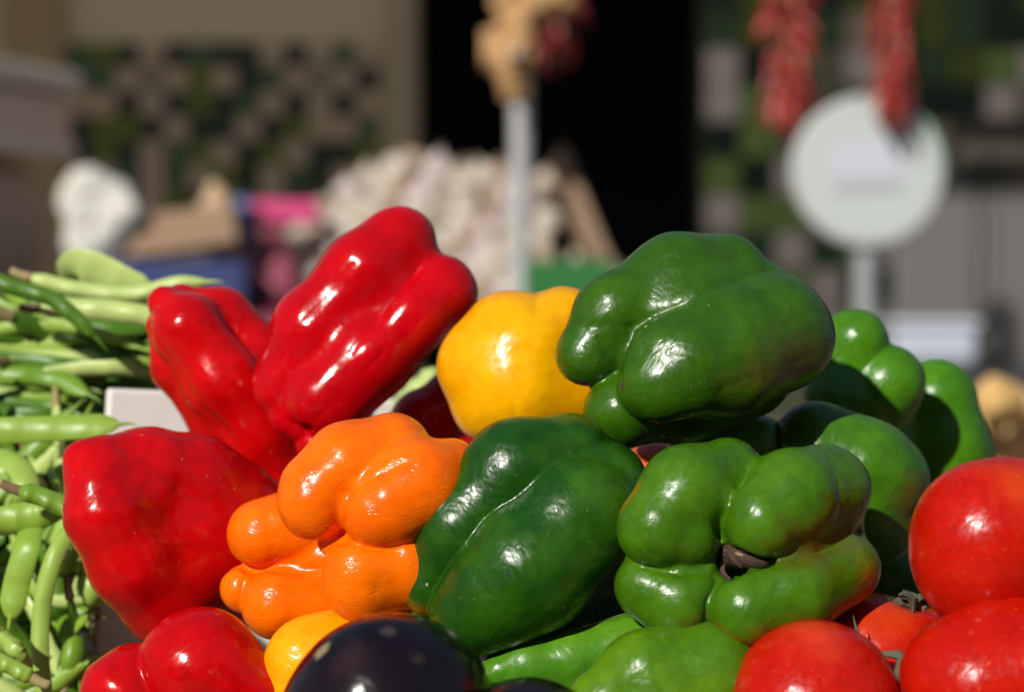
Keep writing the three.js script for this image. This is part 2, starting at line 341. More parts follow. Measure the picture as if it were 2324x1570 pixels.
// green, topmost
pepper('large dark green bell pepper lying across the very top of the pile', 1.02, [
  { core: true, k: 70, p: [[1470, 790, 10, 84], [1580, 745, 0, 122], [1715, 740, 80, 122]] },
  { p: [[1332, 805, -30, 74], [1400, 715, -10, 88], [1530, 640, 50, 106], [1650, 622, 110, 92]], k: 30 },
  { p: [[1495, 800, -120, 76], [1500, 860, -125, 92], [1560, 830, -110, 112], [1640, 806, -60, 138], [1760, 760, 30, 132]], k: 30 },
  { p: [[1412, 932, -30, 88], [1550, 890, 60, 112], [1700, 850, 110, 100]], k: 12 },
  { p: [[1520, 730, 170, 90], [1750, 730, 190, 110]], k: 40 },
], { mat: M.green, paint: flesh([[0.025, 0.085, 0.002], [0.034, 0.106, 0.002]], [{ at: [1800, 850, -110], r: 150, c: [0.075, 0.045, 0.008], hard: 0.9, a: 0.75, sx: 1.3, sy: 0.75 }, { at: [1275, 800, -20], r: 60, c: GOLD, hard: 0.9, a: 0.35 }, { at: [1540, 700, -100], r: 30, c: [0.12, 0.2, 0.05], hard: 0.8, a: 0.5, sx: 2 }]),
  specks: 252, seed: 4.2, creases: [{ w: 17, p: [[1404, 860, 16], [1416, 800, 24], [1432, 742, 20], [1480, 712, 17], [1550, 684, 18], [1640, 645, 10], [1745, 606, 14]] }, { w: 9, p: [[1330, 745, 2], [1380, 735, 5], [1420, 745, 3]] }, { w: 22, p: [[1560, 905, 2], [1700, 860, 6], [1860, 800, 4]] }], end: [1400, 850, -70, 60, 300, 2.2], extra: scabs([[1325, 860, -60, 12], [1318, 878, -60, 7, M.dust], [1340, 872, -60, 7, M.dust], [1420, 878, -160, 13], [1335, 955, -60, 13], [1405, 800, -20, 5, M.dust], [1412, 815, -20, 5, M.dust], [1467, 742, -150, 6, M.dust]]) });

// green, stem end to the camera
pepper('green bell pepper with brown dried stem in its four-lobed end, blushing red beside the tomatoes', 0.965, [
  { core: true, k: 45, p: [[1590, 1235, 60, 110], [1760, 1215, 60, 146], [1850, 1205, 100, 104]] },
  { p: [[1498, 1198, -60, 97], [1560, 1120, -30, 104], [1650, 1085, 40, 92]], k: 30 },
  { p: [[1500, 1190, -60, 92], [1562, 1215, -70, 72]], k: 12 },
  { p: [[1727, 1180, -100, 90], [1800, 1128, -50, 102], [1872, 1112, 60, 106]], k: 26 },
  { p: [[1696, 1378, -95, 92], [1800, 1342, -60, 98], [1900, 1292, 30, 98]], k: 22 },
  { p: [[1480, 1330, -30, 85], [1546, 1362, -50, 88], [1590, 1345, -40, 84]], k: 18 },
  { p: [[1655, 1285, -150, 30], [1672, 1270, -20, 46]], k: 12, cut: true },
  { p: [[1680, 1270, -120, 26], [1740, 1274, -110, 16]], k: 16, cut: true },
], { mat: M.green, h: 0.0011, k: 12, paint: flesh([[0.040, 0.125, 0.002], [0.056, 0.155, 0.003]], [
  { at: [1850, 1230, -120], r: 95, c: [0.10, 0.05, 0.007], hard: 0.95, a: 0.8, sx: 1.5, sy: 0.8 }, { at: [1800, 1440, -120], r: 70, c: [0.30, 0.035, 0.006], hard: 0.7, sx: 2.6, sy: 0.75, a: 0.95 }, { at: [1985, 1330, -40], r: 70, c: BLUSHRED, hard: 0.9, a: 0.85 },
  { at: [1560, 1405, -110], r: 36, c: BLUSH, hard: 0.9, a: 0.85, sx: 1.4 }, { at: [1425, 1130, -60], r: 45, c: GOLD, hard: 0.9, a: 0.45, sy: 1.5 }, { at: [1960, 1200, -50], r: 80, c: [0.14, 0.07, 0.03], hard: 0.9, a: 0.6 }]),
  specks: 252, seed: 11.3, creases: [{ w: 17, p: [[1638, 1262, 20], [1632, 1205, 22], [1650, 1150, 18], [1690, 1080, 13], [1725, 1015, 13]] }, { w: 13, p: [[1628, 1300, 18], [1540, 1300, 18], [1450, 1285, 16], [1396, 1262, 14]] }, { w: 13, p: [[1628, 1318, 16], [1606, 1365, 18], [1602, 1410, 18], [1614, 1462, 14]] }, { w: 17, p: [[1740, 1286, 10], [1810, 1268, 18], [1890, 1240, 18], [1962, 1205, 22]] }, { w: 12, p: [[1880, 1040, 2], [1905, 1110, 7], [1900, 1180, 4]] }], end: [1660, 1280, -80, 110, 320, 2], extra: (g, local, u) => {
    part(g, 'dried_stem', sweep([local(1640, 1255, -10), local(1672, 1258, -66), local(1712, 1272, -92), local(1740, 1276, -84)], (t) => [u * (38 - 12 * t) * (1 + 0.15 * Math.sin(t * 17)), u * (28 - 10 * t)], { rings: 14, sides: 10, side: V(0.2, 1, 0.4), twist: 1.2 }), M.stemDry);
    for (const [a, b, c] of [[-6, 4, 2], [4, 2, -4], [12, -2, 6]]) part(g, 'stem_fibre', sweep([local(1648 + c, 1244 + a, -70), local(1676 + c, 1250 + a + b, -98), local(1712, 1264 + a, -106), local(1734 + c, 1272 + b, -96)], (t) => [u * 3.2 * Math.sin(3.0 * t + 0.1) + 0.0001, u * 2.6], { rings: 10, sides: 6 }), M.stemCut);
    part(g, 'stem_cut', sweep([local(1652, 1248, -76), local(1664, 1268, -92), local(1684, 1288, -92)], (t) => [u * 5 * (0.6 + 0.6 * Math.sin(3.1 * t)), u * 5], { rings: 8, sides: 8 }), M.stemDry);
    part(g, 'dried_calyx', sweep([local(1632, 1262, -40), local(1640, 1300, -50), local(1660, 1318, -60)], (t) => [u * 14 * (1 - 0.6 * t), u * 4], { rings: 10, sides: 8, side: V(1, 0, 0), twist: 1.5 }), M.stemDry);
  } });

// deep green, long, in the middle
pepper('long deep green bell pepper with smooth dark skin and a straight crease, above the eggplant', 0.985, [
  { core: true, k: 14, p: [[1060, 1300, 40, 90], [1180, 1190, 40, 122], [1320, 1100, 40, 112]] },
  { p: [[977, 1326, -10, 74], [1050, 1198, -20, 104], [1170, 1068, -5, 114], [1290, 1030, 40, 96]], k: 12 },
  { p: [[1072, 1392, -70, 100], [1125, 1348, -80, 122], [1195, 1292, -85, 146], [1300, 1180, -45, 138], [1370, 1108, 30, 108]], k: 7 },
  { p: [[1230, 1330, 50, 110], [1310, 1235, 90, 116]], k: 30 },
  { p: [[952, 1395, 40, 50]], k: 6 },
], { mat: M.green, h: 0.0011, paint: flesh(DEEP, [{ at: [1120, 985, 20], r: 60, c: [0.30, 0.17, 0.008], hard: 0.9, a: 0.8, sx: 1.9, sy: 0.9 }, { at: [1290, 950, 20], r: 55, c: [0.13, 0.15, 0.006], hard: 0.9, a: 0.7, sx: 1.6 }, { at: [1390, 1150, -100], r: 110, c: [0.055, 0.17, 0.007], hard: 0.9, a: 0.8 }, { at: [930, 1380, -20], r: 45, c: GOLD, hard: 0.9, a: 0.5, sx: 1.4 }, { at: [1000, 1120, 0], r: 50, c: [0.10, 0.09, 0.02], hard: 0.9, a: 0.5, sy: 2 }]),
  specks: 312, seed: 21.7, creases: [{ w: 20, p: [[1300, 1040, 3], [1380, 1045, 8], [1470, 1060, 6]] }], bump: [0.0006, 0.03, 0.00022, 0.009], end: [980, 1380, -40, 300, 560, 2.2], extra: scabs([[1137, 1255, -60, 7, M.dust], [975, 1320, -60, 5, M.dust], [1405, 1245, -100, 6, M.dust]]) });

// orange
pepper('wrinkled orange bell pepper with three plump lobes, the upper of the two', 0.99, [
  { core: true, k: 14, p: [[830, 1185, 45, 80], [950, 1140, 50, 110]] },
  { p: [[711, 1145, -30, 82], [725, 1110, -20, 84], [790, 1058, -10, 96], [890, 1026, 20, 91]], k: 13 },
  { p: [[852, 1158, -65, 89], [890, 1140, -65, 96], [950, 1100, -45, 104], [1010, 1080, 0, 90]], k: 13 },
  { p: [[822, 1290, -45, 88], [820, 1318, -40, 84], [910, 1280, -10, 106]], k: 10 },
  { p: [[760, 1225, 10, 40]], k: 10 },
], { mat: M.orange, paint: flesh(ORANGE, [], 0.6), seed: 31.1, creases: [{ w: 16, p: [[768, 1222, 24], [770, 1165, 28], [785, 1120, 24], [835, 1085, 18], [930, 1045, 10], [1005, 984, 12]] }, { w: 10, p: [[772, 1226, 14], [830, 1244, 12], [900, 1250, 10]] }], end: [770, 1225, -30, 60, 260, 1.5], bump: [0.0008, 0.03, 0.00012, 0.006], extra: scabs([[768, 1219, -20, 5]]) });
pepper('wrinkled orange bell pepper tucked lower, against the big red one', 1.03, [
  { core: true, k: 16, p: [[640, 1285, 55, 90], [760, 1280, 50, 118]] },
  { p: [[592, 1212, -5, 80], [680, 1195, 20, 88]], k: 10 },
  { p: [[556, 1334, 5, 56], [630, 1340, 30, 70]], k: 8 },
  { p: [[632, 1368, -30, 86], [730, 1370, 0, 92]], k: 8 },
], { mat: M.orange, paint: flesh(ORANGE, [], 0.6), seed: 37.9, creases: [{ w: 13, p: [[505, 1284, 8], [560, 1288, 20], [640, 1292, 16], [720, 1290, 12]] }, { w: 9, p: [[562, 1290, 12], [548, 1330, 12], [545, 1375, 10]] }], end: [575, 1290, -10, 60, 260, 1.5], bump: [0.0008, 0.03, 0.00012, 0.006] });
pepper('orange bell pepper almost buried between three green ones', 1.09, [{ p: [[1490, 1090, 0, 90], [1540, 1180, 20, 100]] }, { p: [[1440, 1180, 0, 95]], k: 20 }], { mat: M.orange, h: 0.002, paint: flesh([[0.62, 0.10, 0.02], [0.66, 0.12, 0.03]]) });

// yellow
pepper('smooth bright yellow bell pepper standing beside the topmost green one', 1.075, [
  { p: [[1180, 800, 60, 120], [1180, 900, 60, 120]] },
  { p: [[1152, 764, 0, 108], [1114, 835, -15, 117], [1122, 905, -10, 104]], k: 40 },
  { p: [[1275, 757, 10, 106], [1290, 890, 0, 110]], k: 36 },
  { p: [[1195, 795, -50, 112], [1188, 880, -55, 120]], k: 60 },
], { mat: M.yellow, paint: flesh(YELLOW, [], 0.5), seed: 41.5, creases: [{ w: 20, p: [[1222, 655, 14], [1216, 690, 9], [1212, 780, 3]] }, { w: 22, p: [[1160, 1000, 10], [1168, 940, 5], [1175, 880, 2]] }, { w: 22, p: [[1070, 690, 4], [1052, 780, 4], [1050, 880, 3]] }], bump: [0.0012, 0.03, 0.00014, 0.008] });
pepper('golden yellow bell pepper peeping out behind the large eggplant', 0.985, [
  { p: [[702, 1505, 0, 104], [760, 1500, 20, 104], [850, 1505, 30, 112]] }, { p: [[700, 1640, 0, 110], [860, 1640, 20, 110]], k: 40 }, { p: [[880, 1470, 70, 82]], k: 10 },
], { mat: M.orange, paint: flesh([[0.88, 0.32, 0.002], [0.90, 0.38, 0.003]], [], 0.6), seed: 43.5 });

// red
pepper('tall glossy red bell pepper leaning right, a deep groove down its face', 1.11, [
  { core: true, k: 40, p: [[720, 880, 30, 104], [830, 750, 30, 108], [930, 650, 50, 92]] },
  { p: [[652, 876, -10, 84], [715, 745, -25, 96], [830, 622, -25, 94], [902, 560, 10, 93]], k: 16 },
  { p: [[745, 905, -60, 96], [840, 805, -55, 98], [930, 715, -45, 88], [988, 664, 0, 96]], k: 20 },
  { p: [[665, 935, -30, 62], [690, 950, -30, 60]], k: 10 },
  { p: [[718, 1010, -30, 52]], k: 10 },
  { p: [[690, 975, -110, 14]], k: 12, cut: true },
], { mat: M.red, paint: flesh([[0.42, 0.001, 0.004], [0.51, 0.001, 0.005]], [], 0.5), seed: 51.2, creases: [{ w: 26, p: [[795, 800, 8], [845, 730, 20], [915, 645, 22], [1012, 560, 16]] }, { w: 8, p: [[905, 480, 2], [800, 600, 4], [700, 720, 4], [625, 840, 3]] }, { w: 12, p: [[690, 982, 22], [655, 955, 8], [620, 930, 2]] }, { w: 10, p: [[690, 982, 16], [725, 945, 5], [760, 900, 2]] }, { w: 9, p: [[820, 850, 1], [860, 810, 7], [880, 780, 2]] }], end: [690, 970, -60, 40, 260, 1.8], specks: 60, speckSize: 0.8, bump: [0.0011, 0.034, 0.00022, 0.011] });
pepper('pointed red bell pepper with its tip up beside the green beans', 1.135, [
  { core: true, k: 30, p: [[400, 720, 30, 46], [510, 880, 30, 86], [600, 1010, 40, 100]] },
  { p: [[372, 686, -5, 38], [425, 745, -25, 80], [510, 870, -25, 88], [590, 985, -10, 90], [630, 1060, 10, 80]], k: 14 },
  { p: [[366, 740, 20, 34], [400, 835, 20, 54], [505, 960, 20, 72], [590, 1060, 30, 84]], k: 8 },
  { p: [[410, 690, 40, 46], [500, 730, 60, 74], [600, 840, 70, 90]], k: 14 },
], { mat: M.red, paint: flesh(RED, [], 0.9), specks: 30, speckSize: 1.6, seed: 55.2, creases: [{ w: 13, p: [[345, 720, 2], [365, 780, 8], [425, 880, 14], [515, 985, 12], [600, 1090, 6]] }, { w: 14, p: [[385, 655, 4], [480, 690, 10], [545, 760, 12], [590, 840, 8]] }], end: [372, 690, -5, 60, 300, 2], bump: [0.0006, 0.035, 0.00015, 0.010] });
pepper('big broad red bell pepper in front of the white board', 1.05, [
  { p: [[300, 1150, 60, 145], [420, 1220, 150, 185], [540, 1250, 210, 175]] },
  { p: [[170, 1034, -40, 20], [192, 1054, -42, 40], [224, 1102, -50, 74], [242, 1170, -60, 92], [300, 1280, -30, 96], [375, 1365, 40, 105]], k: 50 },
  { p: [[240, 1055, -10, 62], [340, 1068, 50, 92], [440, 1090, 110, 100], [520, 1130, 160, 96]], k: 60 },
], { mat: M.red, paint: flesh(RED, [], 0.9), seed: 61.7, creases: [{ w: 24, p: [[195, 1030, 5], [270, 1010, 9], [330, 1040, 10], [420, 1110, 8], [520, 1210, 5]] }, { w: 10, p: [[168, 1040, 6], [175, 1110, 2]] }, { w: 26, p: [[200, 1120, 2], [260, 1230, 6], [340, 1370, 4]] }], specks: 80, speckSize: 1.7, bump: [0.0007, 0.04, 0.00018, 0.011] });
pepper('red bell pepper with two rounded lobes at the foot of the pile', 0.99, [
  { core: true, k: 30, p: [[400, 1640, 20, 136], [500, 1660, 20, 136]] },
  { p: [[452, 1515, -20, 142], [530, 1590, -10, 128]], k: 12 },
  { p: [[318, 1535, -10, 72], [292, 1575, -20, 106], [300, 1660, -10, 104]], k: 10 },
], { mat: M.red, paint: flesh(RED, [], 0.9), seed: 65.7, end: [330, 1480, -60, 60, 260, 4], specks: 40, speckSize: 1.6, bump: [0.0012, 0.03, 0.0002, 0.009] });
pepper('dark red bell pepper in shade under the tall red one', 1.15, [{ p: [[960, 960, 0, 80], [1020, 1040, 20, 100]] }, { p: [[1030, 920, 20, 80]], k: 20 }], { mat: M.red, h: 0.002, paint: flesh(RED) });

// more greens
pepper('light green pepper with a narrow wrinkled tip lying below the deep green one', 0.972, [
  { p: [[1135, 1525, 0, 46], [1200, 1512, 0, 56], [1300, 1496, 10, 64], [1440, 1466, 30, 76]] }, { p: [[1140, 1600, 20, 60], [1400, 1580, 40, 90]], k: 30 },
], { mat: M.green, paint: flesh([[0.055, 0.19, 0.008], [0.09, 0.24, 0.010]]), specks: 120, seed: 71.7 });
pepper('pale lime green bell pepper at the foot of the pile beside the tomato', 0.945, [
  { p: [[1370, 1600, -10, 84], [1470, 1545, 0, 112], [1600, 1535, 30, 130]] }, { p: [[1500, 1640, -20, 120]], k: 40 },
], { mat: M.green, paint: flesh(LIGHT), specks: 120, seed: 73.7 });
pepper('green bell pepper wedged under the topmost one, only its rounded shoulder showing', 1.06, [
  { p: [[1590, 1040, 10, 80], [1718, 1015, 0, 76]] }, { p: [[1650, 1120, 20, 110]], k: 20 },
], { mat: M.green, paint: flesh([[0.05, 0.17, 0.007], [0.08, 0.22, 0.009]]), specks: 90, seed: 76.7 });
pepper('broad dull green bell pepper lying behind the blushing one', 1.055, [
  { core: true, k: 60, p: [[1850, 1030, 20, 100], [1950, 1100, 10, 126]] },
  { p: [[1858, 1016, 0, 92], [1960, 1052, -10, 100], [2012, 1088, -10, 94]], k: 20 },
  { p: [[1960, 1170, -20, 95], [1990, 1200, 0, 88]], k: 20 },
], { mat: M.green, h: 0.0015, paint: flesh(GREEN, [{ at: [2060, 1130, -60], r: 80, c: BLUSH, hard: 0.9, a: 0.6 }]), seed: 79.1, end: [2080, 1130, -40, 60, 300, 3], bump: [0.002, 0.03, 0.0004, 0.01] });
pepper('small bright green bell pepper showing three round knobs behind the topmost one', 1.14, [
  { core: true, k: 40, p: [[1915, 830, 40, 96], [1985, 900, 30, 100]] },
  { p: [[1944, 776, 0, 74], [1900, 820, 40, 80]], k: 8 },
  { p: [[2022, 862, -10, 78], [1990, 900, 40, 84]], k: 8 },
  { p: [[1890, 900, -20, 72], [1960, 930, -10, 62]], k: 8 },
], { mat: M.green, h: 0.0015, paint: flesh([[0.038, 0.15, 0.003], [0.055, 0.185, 0.004]], [{ at: [2085, 900, -20], r: 50, c: BLUSH, hard: 0.9, a: 0.5 }]), seed: 81.1, end: [1965, 850, -40, 60, 200, 4] });
pepper('smooth light green bell pepper farthest back at the edge of the pile', 1.2, [
  { p: [[2128, 905, 0, 92], [2140, 1020, 0, 104], [2120, 1120, 10, 100]] }, { p: [[2180, 1060, 20, 70]], k: 40 },
], { mat: M.green, h: 0.0018, paint: flesh([[0.045, 0.17, 0.003], [0.064, 0.205, 0.004]]), seed: 83.1 });
pepper('dark green bell pepper low down behind the tomatoes', 1.13, [{ p: [[2000, 1290, 0, 100], [2070, 1330, 10, 100]] }, { p: [[2020, 1420, 0, 120]], k: 30 }], { mat: M.green, h: 0.002, paint: flesh(DEEP), seed: 85.1 });
pepper('dark green bell pepper deep in the gap below the deep green one', 1.08, [{ p: [[1310, 1430, 0, 120], [1500, 1420, 0, 110]] }, { p: [[1420, 1560, 10, 120]], k: 30 }], { mat: M.green, h: 0.002, paint: flesh(DEEP), seed: 87.1 });
console.log('peppers ready');

// ------------------------------------------------------------------ tomatoes
const tomato = (label, depth, lobes, extra, more = {}) => fleshy('tomato', label, 'tomato', depth, lobes, { mat: M.tomato, bump: [0.0014, 0.04, 0.0001, 0.007], h: 0.001, paint: (s, local, unit) => {
  const base = flesh(TOMATO, more.patches ?? [], 0.7)(s, local, unit);
  return (x, y, z) => { const c = base(x, y, z), k = step(0.42, 0.75, noise(x * 560, y * 560, z * 560 + s)) * step(-0.3, 0.4, noise(x * 45, y * 45 + s, z * 45)); return mix(c, [0.62, 0.10, 0.03], 0.75 * k); };
}, specks: 70, speckSize: 0.8, extra, ...more });
tomato('large ripe tomato on top of the tomato heap, gilded skin', 0.955, [{ p: [[2262, 1236, 0, 172], [2310, 1222, 0, 172]] }, { p: [[2250, 1228, -10, 178]], k: 60 }, { p: [[2230, 1280, 0, 120]], k: 80 }], null, { seed: 3.3, patches: [{ at: [2324, 1130, -100], r: 100, c: [0.60, 0.06, 0.008], hard: 0.95, a: 0.7 }] });
tomato('ribbed red tomato below the topmost tomato, a soft fold at its side', 0.93, [{ p: [[2235, 1560, 0, 180], [2330, 1545, 0, 185]] }, { p: [[2160, 1520, -10, 108]], k: 40 }, { p: [[2262, 1470, 0, 110], [2330, 1470, 0, 110]], k: 40 }], null, { seed: 8.8 });
tomato('round red tomato touching the blushing green pepper and lime green one', 0.935, [{ p: [[1838, 1602, 0, 180]] }, { p: [[1870, 1590, 10, 160]], k: 80 }], null, { seed: 13.3, patches: [{ at: [1850, 1440, -80], r: 90, c: [0.68, 0.06, 0.02], hard: 0.95, a: 0.6 }] });
tomato('orange-red tomato crowned by a dried leafy calyx, between larger tomatoes', 0.985, [{ p: [[1965, 1455, -10, 105], [2070, 1472, -10, 108]] }, { p: [[2010, 1520, 0, 150]], k: 60 }, { p: [[2076, 1345, -20, 20]], k: 70, cut: true }], (g, local, u) => {
  const c0 = local(2085, 1385, -10);
  part(g, 'stem', sweep([c0, local(2084, 1368, -16), local(2092, 1350, -24)], (t) => [u * (9 - 2 * t), u * (9 - 2 * t)], { rings: 8, sides: 8 }), M.truss);
  [[2030, 1372, -40, 2040, 1388], [2042, 1352, -50, 2052, 1346], [2100, 1350, -60, 2120, 1362], [2128, 1366, -30, 2140, 1380], [2060, 1345, 20, 2050, 1340], [2074, 1378, -70, 2072, 1392]].forEach(([x, y, dz, x2, y2]) =>
    part(g, 'sepal', sweep([c0, local((2085 + x) / 2, (1372 + y) / 2 - 8, dz * 0.6), local(x, y, dz), local(x2, y2, dz - 6)], (t) => [u * 11 * Math.pow(Math.sin(Math.PI * (0.15 + 0.83 * t)), 0.8) + 0.0001, u * 2.2], { rings: 12, sides: 8, side: V(0.6, 0.7, 0.3), twist: 1.6 }), M.truss));
}, { seed: 17.3, patches: [{ at: [2000, 1400, -60], r: 110, c: [0.56, 0.05, 0.008], hard: 0.9, a: 0.7 }] });
tomato('small red tomato nearly hidden, still holding a cut grey-brown stalk', 0.95, [{ p: [[2010, 1575, 0, 78]] }, { p: [[2040, 1640, 0, 110]], k: 40 }], (g, local, u) => {
  part(g, 'stalk', sweep([local(1978, 1486, -30), local(2010, 1484, -70), local(2046, 1490, -80), local(2046, 1520, -85), local(2030, 1545, -92)], (t) => [u * (8 + 13 * step(0.25, 0.7, t)), u * (6 + 8 * step(0.25, 0.7, t))], { rings: 20, sides: 10, side: V(0, 0, 1), twist: 0.5 }), M.truss);
  part(g, 'stalk_cut', sweep([local(2030, 1545, -92), local(2026, 1556, -94)], () => [u * 17, u * 14], { rings: 2, sides: 9, side: V(0, 0, 1) }), M.stemCut);
  part(g, 'sepal', sweep([local(1962, 1470, 0), local(1950, 1445, -10), local(1944, 1425, -12), local(1937, 1396, -10)], (t) => [u * 9 * (1 - t) + 0.0001, u * 2.5], { rings: 10, sides: 8, side: V(1, 0, 0) }), M.truss);
}, { seed: 19.3 });

// ------------------------------------------------------------------ eggplants
const eggplant = (label, depth, lobes, paint, extra) => fleshy('eggplant', label, 'eggplant', depth, lobes, { mat: M.eggplant, body: 'skin', h: 0.0016, bump: [0.001, 0.05, 0.00012, 0.009], paint, extra });
const AUB = [[0.004, 0.002, 0.003], [0.008, 0.003, 0.005]];
eggplant('large black eggplant with a pale scar, in front of the yellow pepper', 0.9, [{ p: [[866, 1592, -50, 198], [866, 1665, -10, 244], [880, 1740, 20, 250]] }, { p: [[950, 1580, 0, 150]], k: 90 }],
  flesh(AUB, [{ at: [722, 1462, -130], r: 25, c: [0.28, 0.22, 0.10], hard: 0.35, n: 0.25, fr: 160, sy: 1.3 }, { at: [722, 1462, -130], r: 15, c: [0.24, 0.13, 0.09], hard: 0.4, n: 0.25, fr: 160, sy: 1.3 }, { at: [880, 1445, -140], r: 24, c: [0.14, 0.10, 0.09], hard: 0.6 , n: 0.5, a: 0.35, fr: 200 }, { at: [945, 1505, -180], r: 22, c: [0.10, 0.08, 0.05], hard: 0.6, n: 0.5, a: 0.35, fr: 200 }, { at: [800, 1500, -185], r: 60, c: [0.04, 0.018, 0.022], hard: 0.9, a: 0.8 }]));
eggplant('second black eggplant, only its rounded crown showing beside the large one', 0.88, [{ p: [[1200, 1728, 0, 192], [1280, 1760, 30, 180]] }], flesh(AUB));
console.log('tomatoes and eggplants ready');

// ------------------------------------------------------------------ the surface the pile rests on
const wood = std([0.24, 0.16, 0.095], 0.8, { bumpMap: pitted, bumpScale: 0.0006 });
{ const t = new THREE.Group(); t.position.set(0, 0, -1.2);
  for (let i = 0; i < 6; i++) part(t, 'plank', new RoundedBoxGeometry(2.2, 0.028, 0.146, 2, 0.004), wood, V(0, 1.086, -0.42 + 0.15 * i));
  for (const x of [-0.95, 0.95]) for (const z of [-0.42, 0.3]) part(t, 'leg', new RoundedBoxGeometry(0.06, 1.068, 0.06, 2, 0.004), wood, V(x, 0.534, z));
  top(t, 'stall_table', 'plank market table under the heaped vegetables', 'table'); }
{ const g = new THREE.Group(); g.position.copy(U(300, 1510, 1.27)); g.position.y = 1.102;
  const a = U(258, 905, 1.19), b = U(258, 1500, 1.16);
  const h = a.y - 1.102;
  const m = part(g, 'panel', new RoundedBoxGeometry(0.0065, h, 0.20, 3, 0.0022), M.foam);
  g.position.set(a.x + 0.091 - 0.012, 1.102, a.z - 0.041); m.position.y = h / 2;
  g.rotation.set(0, -1.15, -0.06, 'ZXY');
  top(g, 'divider_board', 'white foam board standing between the green beans and the red peppers', 'board'); }

// ------------------------------------------------------------------ green beans
const BEAN = [[0.22, 0.36, 0.04], [0.14, 0.27, 0.02], [0.44, 0.55, 0.17], [0.28, 0.42, 0.07], [0.07, 0.17, 0.010]].map((c) => std(c, 0.42, { bumpMap: pitted, bumpScale: 0.00012 }));
const beanTip = std([0.30, 0.24, 0.10], 0.8), beanTipDark = std([0.16, 0.10, 0.05], 0.9);
const seeds = (w, h, n, ph) => (t) => { const e = Math.pow(Math.max(0, Math.min(1, t / 0.10, (1 - t) / 0.13)), 0.6), q = 1 + 0.22 * Math.pow(0.5 + 0.5 * Math.cos(t * n * 6.283 + ph), 2); return [w * (0.16 + 0.84 * e), h * (0.22 + 0.78 * e) * q]; };
function bean(points, w, h, mi, side, label, group, tips = true) {
  const c = points[Math.floor(points.length / 2)].clone(), g = new THREE.Group(); g.position.copy(c);
  const P = points.map((p) => p.clone().sub(c)), n = P.length, len = P[0].distanceTo(P[n - 1]);
  part(g, 'pod', sweep(P, seeds(w, h, Math.max(4, Math.round(len / 0.017)), rr(0, 6)), { rings: 40, sides: 16, side, twist: rr(-0.9, 0.9), keen: 0.55 }), BEAN[mi]);
  if (tips) { const d = P[0].clone().sub(P[1]).normalize(); part(g, 'stalk_end', sweep([P[0].clone().addScaledVector(d, -0.003), P[0].clone().addScaledVector(d, 0.004), P[0].clone().addScaledVector(d, 0.008).add(V(0, 0.001, 0))], (t) => [0.0026 - 0.0006 * t, 0.0024 - 0.0006 * t], { rings: 6, sides: 8 }), rnd() < 0.5 ? beanTip : beanTipDark);
    const e = P[n - 1].clone().sub(P[n - 2]).normalize(); part(g, 'pod_tip', sweep([P[n - 1].clone().addScaledVector(e, -0.003), P[n - 1].clone().addScaledVector(e, 0.004), P[n - 1].clone().addScaledVector(e, 0.009).add(V(0, -0.001, 0))], (t) => [0.0014 * (1.05 - t), 0.0014 * (1.05 - t)], { rings: 5, sides: 6 }), BEAN[mi]); }
  top(g, 'green_bean', label, 'green bean', group);
}
const B = (list, d) => list.map(([x, y, dz = 0]) => U(x, y, d + dz));
const upright = V(0, 1, 0.25), facing = V(0, 1, 0.1);
// the ones that stand out
bean(B([[128, 690], [165, 612], [200, 610], [290, 650], [350, 676]], 1.24), 0.0105, 0.0024, 2, V(0.35, 0.9, 0.2), 'broad pale bean bent into a peak at the top of the bean heap', null, false);
bean(B([[58, 627], [150, 652], [300, 668], [400, 645], [470, 640]], 1.22), 0.0042, 0.0034, 2, upright, 'thin yellow-ended bean running behind the pointed red pepper');
bean(B([[-40, 625], [40, 655], [110, 675], [165, 715], [215, 765]], 1.17), 0.0042, 0.0036, 4, upright, 'dark green twisted bean slanting down over paler ones');
bean(B([[80, 700], [200, 700], [320, 715], [420, 745]], 1.2), 0.0052, 0.0034, 2, V(0.1, 1, -0.6), 'whitish green bean lying level under the bent broad one');
bean(B([[-60, 978], [60, 975], [160, 970], [270, 962]], 1.13), 0.0062, 0.0022, 0, facing, 'wide straight bean lying level against the edge of the white board');
bean(B([[190, 1170, 0.03], [160, 1200, 0.01], [120, 1270], [95, 1370], [90, 1480], [105, 1620]], 1.08), 0.0046, 0.0036, 3, V(1, 0, 0.3), 'long bean hanging down beside the big red pepper');
bean(B([[40, 1112], [95, 1128], [150, 1152], [220, 1190]], 1.07), 0.0045, 0.0045, 1, upright, 'stout bean with a pale cut end poking out beside the big red pepper');
bean(B([[75, 1180, 0.02], [60, 1240], [35, 1330], [22, 1405]], 1.09), 0.0062, 0.0020, 0, V(1, 0.1, 0.3), 'wide flat bean hanging tip down near the long hanging one');
bean(B([[-50, 1190], [30, 1178], [90, 1165], [150, 1130]], 1.1), 0.0070, 0.0040, 0, V(0.1, 1, 0.5), 'bean with a curled edge lying over the hanging ones');
bean(B([[-40, 1020, 0.02], [40, 1060], [60, 1110, -0.01], [40, 1180]], 1.12), 0.0060, 0.0020, 3, V(1, 0.3, 0.2), 'broad pale bean drooping below the wide straight one');
bean(B([[60, 1520, 0.02], [40, 1480], [0, 1440, 0.01], [-50, 1400]], 1.05), 0.0038, 0.0034, 3, upright, 'bean at the foot of the heap showing two split ends');
bean(B([[75, 1540], [20, 1510], [-50, 1470]], 1.04), 0.0040, 0.0034, 0, upright, 'short bean at the foot of the heap with a brown end');
bean(B([[215, 1375, 0.01], [205, 1330], [225, 1280, 0.02], [260, 1230, 0.05]], 1.12), 0.0055, 0.0045, 3, V(1, 0, 0.4), 'bean squeezed between the white board and the big red pepper');
